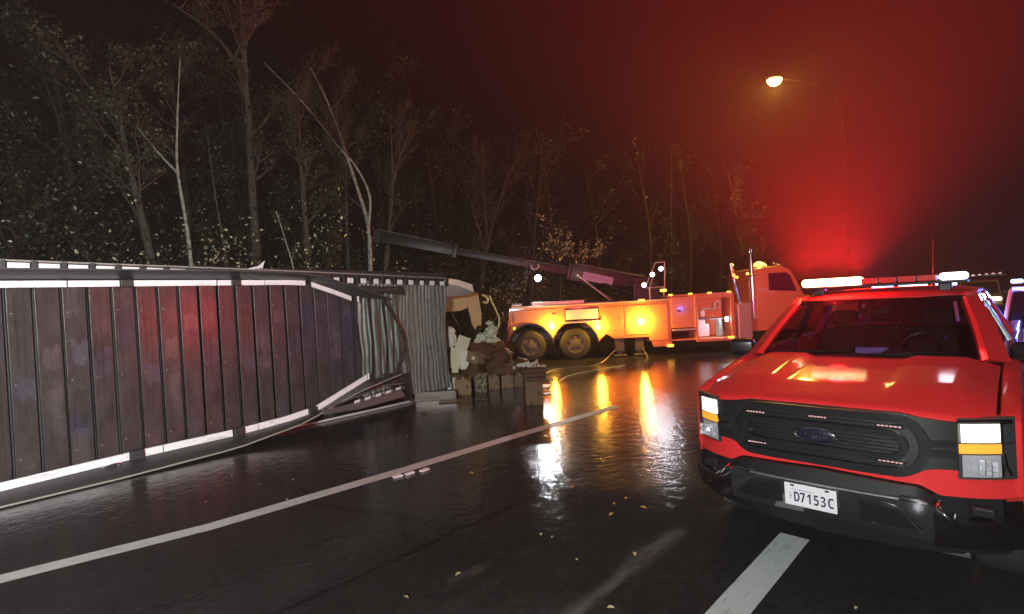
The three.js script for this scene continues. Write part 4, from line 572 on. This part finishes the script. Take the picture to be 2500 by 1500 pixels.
// three pale chips by the edge line, and fallen leaves
[[3.27, 5.36], [3.42, 5.33], [3.60, 5.28]].forEach(([s, n], i) => { const p = R(s, n, 0.0); single('lane_marker', rbox(0.12, 0.018, 0.07 - 0.01 * (i === 1), 0.006, 0, 0.013, 0), M.strip, 'small white raised road marker beside the edge line', 'road marker', 'white markers beside the edge line', [p.x, p.y, p.z], [0, Math.PI / 4 + 0.2 * (i - 1), 0]); });
const leafGeo = (() => { const s = new THREE.Shape(); s.moveTo(0, -0.5); s.bezierCurveTo(0.38, -0.2, 0.3, 0.3, 0, 0.5); s.bezierCurveTo(-0.3, 0.3, -0.38, -0.2, 0, -0.5); const g = new THREE.ShapeGeometry(s, 5); const p = g.attributes.position; for (let i = 0; i < p.count; i++) p.setZ(i, Math.abs(p.getX(i)) * 0.5 - p.getY(i) ** 2 * 0.3); g.computeVertexNormals(); return g.rotateX(-Math.PI / 2); })();
M.leafPale = std([0.5, 0.42, 0.22], 0.5); M.leafGold = std([0.6, 0.36, 0.05], 0.5);
{ const g = rng(901); const spots = [[2.33, 3.05, 1], [1.9, 3.1, 1], [4.0, 3.55, 1], [3.2, 3.0, 1], [3.9, 2.75, 2], [4.2, 2.6, 2], [2.7, 1.95, 1], [3.05, 2.5, 1], [3.4, 2.2, 1]];
  for (let k = 0; k < 60; k++) spots.push([lerp(1.5, 12, g()), lerp(1.6, 8, g()), g() > 0.8 ? 2 : 0.7]);
  for (let k = 0; k < 12; k++) spots.push([lerp(1.0, 4, g()), lerp(-0.6, 1.2, g()), 0.7]);
  for (const [s, n, q] of spots) { const p = R(s, n, 0.006), k = (0.03 + 0.035 * g()) * (q > 1.5 ? 1.2 : q); const m = single('fallen_leaf', leafGeo, q > 1.5 ? M.leafGold : M.leafPale, 'small fallen leaf stuck to the wet road', 'leaf', 'fallen leaves on the road', [p.x, p.y + k * 0.12, p.z], [0.3 * (g() - 0.5), g() * 6.28, 0.3 * (g() - 0.5)]); m.scale.setScalar(k * 0.95); } }
// ---------------------------------------------------------------- trees beyond the trailer
const barkTex = texture(128, 256, (u, v) => { const a = 0.5 + 0.3 * (fbm(u * 16, v * 26, 231, 4) - 0.5) - 0.3 * smooth(0.55, 0.75, fbm(u * 5, v * 9, 233, 4)); return [a, a * 0.98, a * 0.93]; }, true, [1, 0.6]);
M.bark = std([0.42, 0.40, 0.36], 0.85, 0, { map: barkTex });
M.barkPale = std([0.92, 0.95, 0.92], 0.7, 0, { map: texture(128, 256, (u, v) => { const a = 0.68 - 0.3 * smooth(0.6, 0.75, fbm(u * 6, v * 22, 237, 4)); return [a, a, a * 0.97]; }, true, [1, 0.6]) });
M.barkDark = std([0.16, 0.15, 0.13], 0.9, 0, { map: barkTex });
const leafMat = (c, rough = 0.45) => std(c, rough, 0, { vertexColors: true });
M.leafGreen = leafMat([0.032, 0.052, 0.026]); M.leafOlive = leafMat([0.085, 0.10, 0.05]); M.leafBright = leafMat([0.6, 0.58, 0.38], 0.3); M.leafDark = leafMat([0.02, 0.03, 0.02]);
class Leaves {
  constructor(seed) { this.g = rng(seed); this.P = []; this.N = []; this.C = []; }
  add(p, size) {
    const g = this.g, a = V(g() - 0.5, g() - 0.5, g() - 0.5).normalize(), b = V(g() - 0.5, g() - 0.5, g() - 0.5).cross(a).normalize(), n = a.clone().cross(b), l = size, w = size * 0.3, c = 0.55 + 0.9 * g(), yl = 0.85 + 0.3 * g();
    const tip = p.clone().addScaledVector(a, l), q1 = p.clone().addScaledVector(a, l * 0.45).addScaledVector(b, w).addScaledVector(n, l * 0.12), q2 = p.clone().addScaledVector(a, l * 0.45).addScaledVector(b, -w).addScaledVector(n, l * 0.12);
    for (const [x, y, z] of [[p, q1, tip], [p, tip, q2]]) { const m = y.clone().sub(x).cross(z.clone().sub(x)).normalize(); for (const q of [x, y, z]) { this.P.push(q.x, q.y, q.z); this.N.push(m.x, m.y, m.z); this.C.push(c * yl, c, c / yl); } }
  }
  build() { const g = new THREE.BufferGeometry(); g.setAttribute('position', new THREE.Float32BufferAttribute(this.P, 3)); g.setAttribute('normal', new THREE.Float32BufferAttribute(this.N, 3)); g.setAttribute('color', new THREE.Float32BufferAttribute(this.C, 3)); return g; }
}
function branchy(g, start, dir, len, rad, depth, out, tips) {
  const n = depth ? 7 : 4, pts = [start.clone()], d = dir.clone().normalize(), p = start.clone();
  for (let i = 0; i < n; i++) { d.add(V((g() - 0.5) * 0.38, (g() - 0.38) * 0.30, (g() - 0.5) * 0.38)).normalize(); p.addScaledVector(d, len / n); pts.push(p.clone()); }
  out.push(sweep(pts, (t) => Math.max(0.0025, rad * (1 - 0.85 * t)), depth > 1 ? 6 : depth ? 4 : 3, false));
  for (let i = 2; i <= n; i++) tips.push([pts[i], depth]);
  if (depth > 0) { const k = depth > 1 ? 4 + Math.floor(g() * 3) : 3 + Math.floor(g() * 3); for (let i = 0; i < k; i++) { const j = 2 + Math.floor(g() * (n - 2)); const q = d.clone().add(V(g() - 0.5, g() - 0.35, g() - 0.5).multiplyScalar(1.7)).normalize(); branchy(g, pts[j], q, len * (0.38 + 0.3 * g()), rad * 0.45, depth - 1, out, tips); } }
}
function tree(name, label, paths, r0, o) {
  const g = rng(o.seed), base = paths[0][0], z = base[2], ground = V(base[0], 0, -z);
  const s = (ground.x + -ground.z) * r2, n = (-ground.z - ground.x) * r2, gy = bankHeight(s, n);
  const t = thing(name, label, 'tree', [base[0], gy - 0.1, -z], 0, o.group), trunks = [], limbs = [], tips = [];
  paths.forEach((path, pi) => {
    const pts = path.map(([x, h], i) => V(x - base[0], h - gy + 0.1, pi ? 0.15 * i * (pi % 2 ? 1 : -1) : 0.06 * (g() - 0.5) * i));
    if (!pi) pts.unshift(V((path[0][0] - base[0]) + 0.08 * (g() - 0.5), 0, 0));
    const c = curve(pts, 26), R0 = pi ? r0 * 0.6 : r0;
    trunks.push(sweep(c, (q) => Math.max(0.012, R0 * (1.12 - 0.92 * q)) * (1 + 0.12 * Math.sin(q * 40)), 9, false));
    for (let k = 0; k < o.limbs; k++) { const q = lerp(o.from ?? 0.4, 0.98, (k + g()) / o.limbs), i = Math.min(26, Math.floor(q * 26)), f = g() * 6.28; const dir = V(Math.cos(f), 0.55 + 0.7 * g(), Math.sin(f) * 0.8); branchy(g, c[i], dir, (o.reach ?? 1.8) * (0.5 + 0.8 * g()) * (1.15 - 0.5 * q), Math.max(0.008, R0 * (0.5 - 0.3 * q)), o.depth ?? 2, limbs, tips); }
  });
  if (o.depth === 1) trunks.push(...limbs); part('trunk', trunks, o.bark ?? M.bark, t); if (limbs.length && o.depth !== 1) part('limbs', limbs, o.twig ?? o.bark ?? M.bark, t);
  if (o.leaves) { const L = new Leaves(o.seed + 7), far = tips.filter((q) => q[1] < 2 - (o.depth === 3)); for (let k = 0; k < o.leaves; k++) { const q = (far.length ? far : tips)[Math.floor(g() * (far.length || tips.length))][0], m = o.spread ?? 0.22; L.add(q.clone().add(V((g() - 0.5) * m, (g() - 0.5) * m, (g() - 0.5) * m)), (o.leaf ?? 0.085) * (0.6 + 0.8 * g())); } part('crown', L.build(), o.leafMat ?? M.leafGreen, t); }
  return t;
}
const P3 = (z, pts) => pts.map(([x, h]) => [x, h, z]);
tree('leaning_tree', 'grey leaning tree with scattered pale leaves behind the trailer', [P3(14.5, [[-10.11, 3.53], [-10.32, 4.99], [-10.52, 6.20], [-10.75, 7.8], [-10.9, 9.2]])], 0.13, { seed: 11, depth: 3, limbs: 9, leaves: 1500, leafMat: M.leafOlive, bark: M.bark, reach: 2.4 });
tree('birch_tree', 'slim pale birch whose bright trunk rises behind the slatted underside', [P3(14, [[-8.69, 3.36], [-8.76, 4.49], [-8.90, 6.19], [-8.78, 7.39], [-8.70, 9.2]]), P3(14, [[-8.88, 6.0], [-9.25, 6.5], [-9.7, 7.2]])], 0.06, { seed: 12, depth: 3, limbs: 6, leaves: 420, leafMat: M.leafOlive, bark: M.barkPale, twig: M.bark, reach: 1.5, from: 0.6 });
tree('sapling', 'thin bare brown sapling between the birch and the mottled tree', [P3(15, [[-8.29, 3.46], [-8.51, 5.84], [-8.66, 7.8]])], 0.04, { seed: 13, limbs: 4, leaves: 60, bark: M.bark, reach: 0.9, depth: 1 });
tree('mottled_tree', 'tall mottled tree forking high up behind the trailer', [P3(17, [[-8.37, 3.53], [-8.38, 5.71], [-8.38, 7.51], [-8.40, 9.37], [-8.86, 10.73], [-9.80, 11.82], [-10.6, 12.4]]), P3(17, [[-8.40, 9.2], [-8.3, 10.6], [-8.25, 12.2], [-8.1, 13.4]])], 0.15, { seed: 14, depth: 3, limbs: 9, leaves: 1700, leafMat: M.leafOlive, reach: 2.1, from: 0.3 });
tree('grey_tree', 'straight grey trunk with a leafy top left of the twin-stemmed tree', [P3(17, [[-6.67, 3.37], [-6.70, 5.61], [-6.73, 7.11], [-6.69, 9.4]])], 0.12, { seed: 15, depth: 3, limbs: 8, leaves: 1000, leafMat: M.leafOlive, reach: 1.9 });
tree('sapling', 'short leaning sapling with pale stem close behind the trailer rail', [P3(14.5, [[-6.11, 3.20], [-6.28, 4.0], [-6.50, 4.95]])], 0.03, { seed: 16, limbs: 3, leaves: 40, bark: M.barkPale, reach: 0.6, depth: 1 });
tree('slender_tree', 'slender straight tree just left of the twin-stemmed tree', [P3(18, [[-5.68, 3.37], [-5.62, 5.46], [-5.56, 6.67], [-5.57, 8.6]])], 0.075, { seed: 17, depth: 3, limbs: 7, leaves: 350, leafMat: M.leafOlive, reach: 1.3 });
tree('twin_stemmed_tree', 'bare pale tree whose two bright stems cross and lean outwards', [P3(17, [[-4.63, 3.12], [-4.62, 4.82], [-4.90, 6.06], [-5.17, 7.02], [-5.39, 7.98], [-5.75, 9.04], [-6.2, 10.1]]), P3(17, [[-4.62, 4.7], [-4.47, 5.75], [-4.85, 6.73], [-5.25, 7.25], [-6.27, 8.70], [-7.4, 10.0]])], 0.07, { seed: 18, depth: 3, limbs: 6, leaves: 90, bark: M.barkPale, twig: M.bark, reach: 1.5, from: 0.35 });
tree('forked_tree', 'grey tree with a forked bare top behind the boom tip', [P3(18.5, [[-4.49, 3.19], [-4.27, 4.88], [-4.04, 6.84], [-4.0, 8.6]]), P3(18.5, [[-4.1, 6.4], [-3.75, 7.3], [-3.3, 8.2]])], 0.11, { seed: 19, depth: 3, limbs: 6, leaves: 260, leafMat: M.leafOlive, reach: 1.5 });
tree('bushy_tree', 'many-limbed brown tree standing behind the middle of the boom', [P3(22, [[-1.49, 1.88], [-0.97, 4.37], [-0.92, 6.56], [-0.9, 9.0]]), P3(22, [[-0.97, 4.3], [-0.59, 5.52], [-0.18, 6.55], [0.35, 7.8]]), P3(22, [[-1.0, 4.3], [-1.4, 5.8], [-1.7, 7.2]])], 0.13, { seed: 20, depth: 3, limbs: 7, leaves: 700, leafMat: M.leafOlive, bark: M.bark, reach: 2.2 });
tree('dark_tree', 'dark trunk rising just behind the hanging work lamp', [P3(21, [[0.68, 1.5], [0.8, 2.61], [1.08, 4.89], [1.37, 6.57], [1.6, 8.6]])], 0.15, { seed: 21, limbs: 7, leaves: 500, leafMat: M.leafOlive, bark: M.barkDark, reach: 1.8 });
tree('leafy_branch_tree', 'small tree with bright wet leaves above the boom sign', [P3(20.5, [[1.9, 1.6], [2.0, 2.8], [1.95, 4.0], [2.1, 5.0]]), P3(20.5, [[1.95, 2.6], [2.6, 3.3], [3.5, 3.4]])], 0.06, { seed: 22, limbs: 6, leaves: 420, leafMat: M.leafBright, reach: 1.15, from: 0.45, leaf: 0.11, depth: 1 });
tree('sapling', 'lone slim pole-like sapling rising behind the orange recovery truck', [P3(30, [[9.36, 1.44], [9.6, 6.0], [9.83, 10.4]])], 0.045, { seed: 23, limbs: 0 });
// hazy trees further along the road
[[4.5, 27, 9, 24], [7.8, 29, 10, 25], [11.5, 33, 11, 26], [15.5, 38, 12, 27], [2.0, 26, 11, 28], [19, 43, 12, 29], [13.6, 30.5, 9, 35]].forEach(([x, z, h, s]) => tree('hazy_tree', 'brown hazy tree fading into the mist behind the recovery truck', [P3(z, [[x, 1.5], [x + 0.2, h * 0.5], [x - 0.3, h]])], 0.15, { seed: s, limbs: 10, leaves: 1100, leafMat: M.leafGreen, bark: M.barkDark, reach: 2.6, from: 0.25, leaf: 0.12, group: 'misty trees along the road' }));
// dense dark trees deep behind the trailer
[[-13.2, 15.5, 10, 30], [-15.5, 18, 13, 31], [-12.0, 19, 12, 32], [-17.5, 16.0, 11, 33], [-10.2, 20.5, 11.5, 34], [-12.5, 23, 14, 36], [-7.6, 22.5, 12, 37], [-6.3, 25, 13, 38], [-3.6, 24.5, 11, 39], [-14.2, 13.2, 8, 40]].forEach(([x, z, h, s]) => tree('dense_tree', 'dense dark leafy tree deep in the wood behind the trailer', [P3(z, [[x, 2.0], [x + 0.2, h * 0.5], [x - 0.2, h]])], 0.2, { seed: s, limbs: 15, leaves: 4200, leafMat: s % 3 ? M.leafGreen : M.leafDark, bark: M.barkDark, reach: 3.3, from: 0.15, leaf: 0.13, spread: 0.5, group: 'dark trees in the wood' }));
// shrubs along the bank
function shrub(x, z, h, seed, mat, nl, label, group) {
  const s = (x + z) * r2, n = (z - x) * r2, gy = bankHeight(s, n), g = rng(seed), t = thing('shrub', label, 'shrub', [x, gy - 0.05, -z], 0, group), st = [], tips = [];
  for (let k = 0; k < 7; k++) { const f = g() * 6.28; branchy(g, V(0.15 * Math.cos(f), 0, 0.15 * Math.sin(f)), V(Math.cos(f) * 0.6, 1.1, Math.sin(f) * 0.6), h * (0.6 + 0.5 * g()), 0.022, 1, st, tips); }
  part('stems', st, M.bark, t); const L = new Leaves(seed + 3); for (let k = 0; k < nl; k++) { const q = tips[Math.floor(g() * tips.length)][0]; L.add(q.clone().add(V((g() - 0.5) * 0.35, (g() - 0.5) * 0.35, (g() - 0.5) * 0.35)), 0.06 + 0.07 * g()); } part('foliage', L.build(), mat, t);
}
{ const g = rng(555); for (let k = 0; k < 22; k++) { const n = 15.8 + 2.2 * g(), s = lerp(2, 20, (k + g()) / 22), p = R(s, n), br = g() > 0.65; shrub(p.x, -p.z, 2.6 + 1.7 * g(), 600 + k, br ? M.leafBright : g() > 0.5 ? M.leafOlive : M.leafGreen, br ? 220 : 700, br ? 'thin shrub with bright wet leaves on the bank' : 'dull leafy shrub on the bank behind the trailer', br ? 'bright shrubs on the bank' : 'dull shrubs on the bank'); } }
[[-11.5, 14.2, 4.6, 701], [-10.0, 15.2, 5.4, 702], [-9.3, 13.6, 4.2, 703], [-7.4, 15.6, 4.8, 704], [-12.6, 14.6, 5.6, 705]].forEach(([x, z, h, s]) => shrub(x, z, h, s, M.leafBright, 200, 'tall thin shrub with sparse bright leaves among the leaning trunks', 'tall bright shrubs'));
// ---------------------------------------------------------------- street lamp
M.poleDark = phy([0.006, 0.005, 0.005], 1, { specularIntensity: 0 });
{
  const t = thing('street_lamp', 'tall sodium street lamp glowing orange in the mist above the road', 'street lamp', [16.6, 0, -25], 0);
  part('pole', sweep([V(0, 0, 0), V(0, 4, 0), V(0, 8, 0), V(0, 10.4, 0)], (q) => 0.085 - 0.04 * q, 10), M.poleDark, t);
  part('arm', tube([V(0, 10.3, 0), V(-0.6, 11.25, 0.2), V(-2.2, 11.75, 0.5), V(-3.6, 11.85, 0.8)], 0.035, 20, 8), M.poleDark, t);
  const h = part('lamp_head', tf(toCreasedNormals(new RoundedBoxGeometry(0.75, 0.16, 0.32, 4, 0.07), 0.6), 0, 0, 0, -3.7, 11.84, 0.85), M.steel, t);
  part('lens', tf(new THREE.SphereGeometry(0.3, 20, 10, 0, Math.PI * 2, 0, Math.PI / 2).scale(1.15, 0.95, 0.8), Math.PI, 0, 0, -3.7, 11.78, 0.85), glow([1, 0.6, 0.1], 30), h);
  point(h, [1, 0.52, 0.07], STREET, [-3.7, 11.4, 0.85], 6);
}
// ---------------------------------------------------------------- vehicles further back
function backCar(name, label, pos, turn, paint, withBar) {
  const t = thing(name, label, 'car', pos, turn);
  const arch = (cd, r) => { const o = []; for (let k = 0; k <= 12; k++) { const f = Math.PI * k / 12; o.push([cd + r * Math.cos(f), 0.36 + r * Math.sin(f)]); } return o; };
  part('body', sideways([[0.02, 0.35], [0.0, 0.7], [0.12, 0.92], [1.1, 1.08], [4.7, 1.12], [4.85, 0.9], [4.85, 0.35], [4.3, 0.34], ...arch(3.85, 0.42), [3.4, 0.3], [1.4, 0.3], ...arch(0.95, 0.42), [0.5, 0.34]], -0.97, 0.97, 0.09), paint, t);
  part('greenhouse', sideways([[1.15, 1.08], [1.95, 1.68], [2.3, 1.76], [4.2, 1.74], [4.75, 1.12]], -0.82, 0.82, 0.12), phy([0.02, 0.02, 0.025], 0.08, { clearcoat: 1 }), t);
  part('roof', sideways([[1.98, 1.70], [2.3, 1.785], [4.2, 1.765], [4.3, 1.70]], -0.76, 0.76, 0.03), paint, t);
  for (const s of [-1, 1]) { for (const d of [0.95, 3.85]) wheel(t, s * 0.85, 0.36, -d, 0.36, 0.24, M.satin); part('mirror', rbox(0.2, 0.14, 0.1, 0.04, s * 1.02, 1.12, -1.5), M.gloss, t); part('pillar', rod(V(s * 0.84, 1.1, -1.2), V(s * 0.74, 1.72, -2.0), 0.035, 8), paint, t);
    const l = part('headlamp', rbox(0.36, 0.14, 0.08, 0.03, s * 0.7, 0.82, -0.02), withBar ? M.steel : glow([1, 0.86, 0.6], 14), t); if (!withBar) spot(l, [1, 0.8, 0.5], 90, [s * 0.7, 0.82, 0.06], [s * 0.7 - 0.3, 0.7, 8], 0.7, 1, 3); }
  part('grille', rbox(1.1, 0.24, 0.06, 0.02, 0, 0.66, 0.0), M.gloss, t); part('bumper', rbox(1.86, 0.22, 0.14, 0.05, 0, 0.42, 0.0), M.blackPlastic, t);
  if (withBar) {
    const lb = part('light_bar', rbox(1.5, 0.03, 0.28, 0.012, 0, 1.83, -2.6), M.blackPlastic, t);
    for (const s of [-1, 1]) part('foot', rbox(0.08, 0.06, 0.16, 0.01, s * 0.45, 1.80, -2.6), M.blackPlastic, lb);
    for (const [x, k] of [[-0.66, 9], [-0.45, 5], [0.45, 9], [0.66, 9]]) part('blue_lamp', rbox(0.17, 0.07, 0.26, 0.025, x, 1.885, -2.6), glow([0.25, 0.4, 1], k), lb);
    part('white_lamp', rbox(0.5, 0.06, 0.24, 0.02, 0, 1.88, -2.6), glow([0.9, 0.95, 1], 3), lb);
    spot(lb, [0.06, 0.14, 1], BLUE, [-0.5, 1.9, -2.42], [-0.5, 1.2, 2], 0.6, 1, 3); spot(lb, [0.06, 0.14, 1], BLUE, [0.4, 1.9, -2.42], [0.5, 1.2, 2], 0.6, 1, 3);
    spot(lb, [0.08, 0.16, 1], BLUE * 1.5, [-0.6, 1.96, -2.6], [-0.6, 6, -2.6], 1.2, 1, 3);
    const sl = part('added_pillar_spotlight', tf(cyl(0.07, 0.05, 0.1, 0, 0, 0, 14), Math.PI / 2, 0, 0, -1.0, 1.28, -1.42), M.blackPlastic, t); part('lens', tf(cyl(0.06, 0.06, 0.02, 0, 0, 0, 14), Math.PI / 2, 0, 0, -1.0, 1.28, -1.36), glow([0.2, 0.45, 1], 8), sl);  // added lamp, put in with its point light to turn the car side blue
    point(sl, [0.06, 0.2, 1], 2.5, [-1.05, 1.3, -1.25], 3);
  }
  return t;
}
{ const p = R(11.2, -0.58); const c = backCar('patrol_car', 'patrol car with blue roof lamps parked behind the red pickup', [p.x, 0, p.z], -Math.PI / 4, phy([0.6, 0.62, 0.68], 0.35, { clearcoat: 1 }), true); }
{ const p = R(11.9, 1.75); backCar('patrol_car', 'added patrol car straight behind the red pickup cab, its blue lamps tinting the windshield', [p.x, 0, p.z], -Math.PI / 4, phy([0.6, 0.62, 0.68], 0.35, { clearcoat: 1 }), true); }  // second car added so that blue light shows through the pickup cab
{ const p = R(36, 1.7); backCar('distant_car', 'distant car with warm headlamps on far behind the pickup', [p.x, 0, p.z], -Math.PI / 4, phy([0.5, 0.48, 0.45], 0.35, { clearcoat: 1 }), false); }
// ---------------------------------------------------------------- invented tripod light behind the camera, added to light trailer and trees
{
  const t = thing('added_floodlight_stand', 'added unseen yellow tripod stand with two white floodlight heads lighting the trailer and trees', 'added light', [FL.x, 0, FL.z], 0.55);
  const yel = std([0.7, 0.5, 0.05], 0.5);
  part('mast', rod(V(0, 0.5, 0), V(0, FL.h - 0.1, 0), 0.025, 10), M.steel, t);
  for (let k = 0; k < 3; k++) { const f = k * 2.09; part('leg', rod(V(0, 1.0, 0), V(Math.cos(f) * 0.75, 0.02, Math.sin(f) * 0.75), 0.018, 8), yel, t); part('brace', rod(V(0, 0.55, 0), V(Math.cos(f) * 0.4, 0.5, Math.sin(f) * 0.4), 0.01, 6), M.steel, t); }
  part('cross_bar', rbox(0.9, 0.05, 0.05, 0.01, 0, FL.h - 0.1, 0), yel, t);
  for (const s of [-1, 1]) {
    const h = part('added_floodlight_head', rbox(0.36, 0.28, 0.09, 0.02), M.blackPlastic, t, [s * 0.28, FL.h + 0.08, -0.02], [0, s < 0 ? 0.22 : -0.75, 0]);
    part('lamp_glass', rbox(0.31, 0.23, 0.01, 0.004, 0, 0, -0.047), glow([1, 0.98, 0.93], 12), h);
    spot(h, [0.96, 1, 0.97], s < 0 ? FLOOD : FLOOD * 0.42, [0, 0, -0.075], [0, s < 0 ? 0.1 : -1.0, -8], s < 0 ? 0.95 : 0.9, 1, 4);
  }
}
renderer.render(scene, camera);
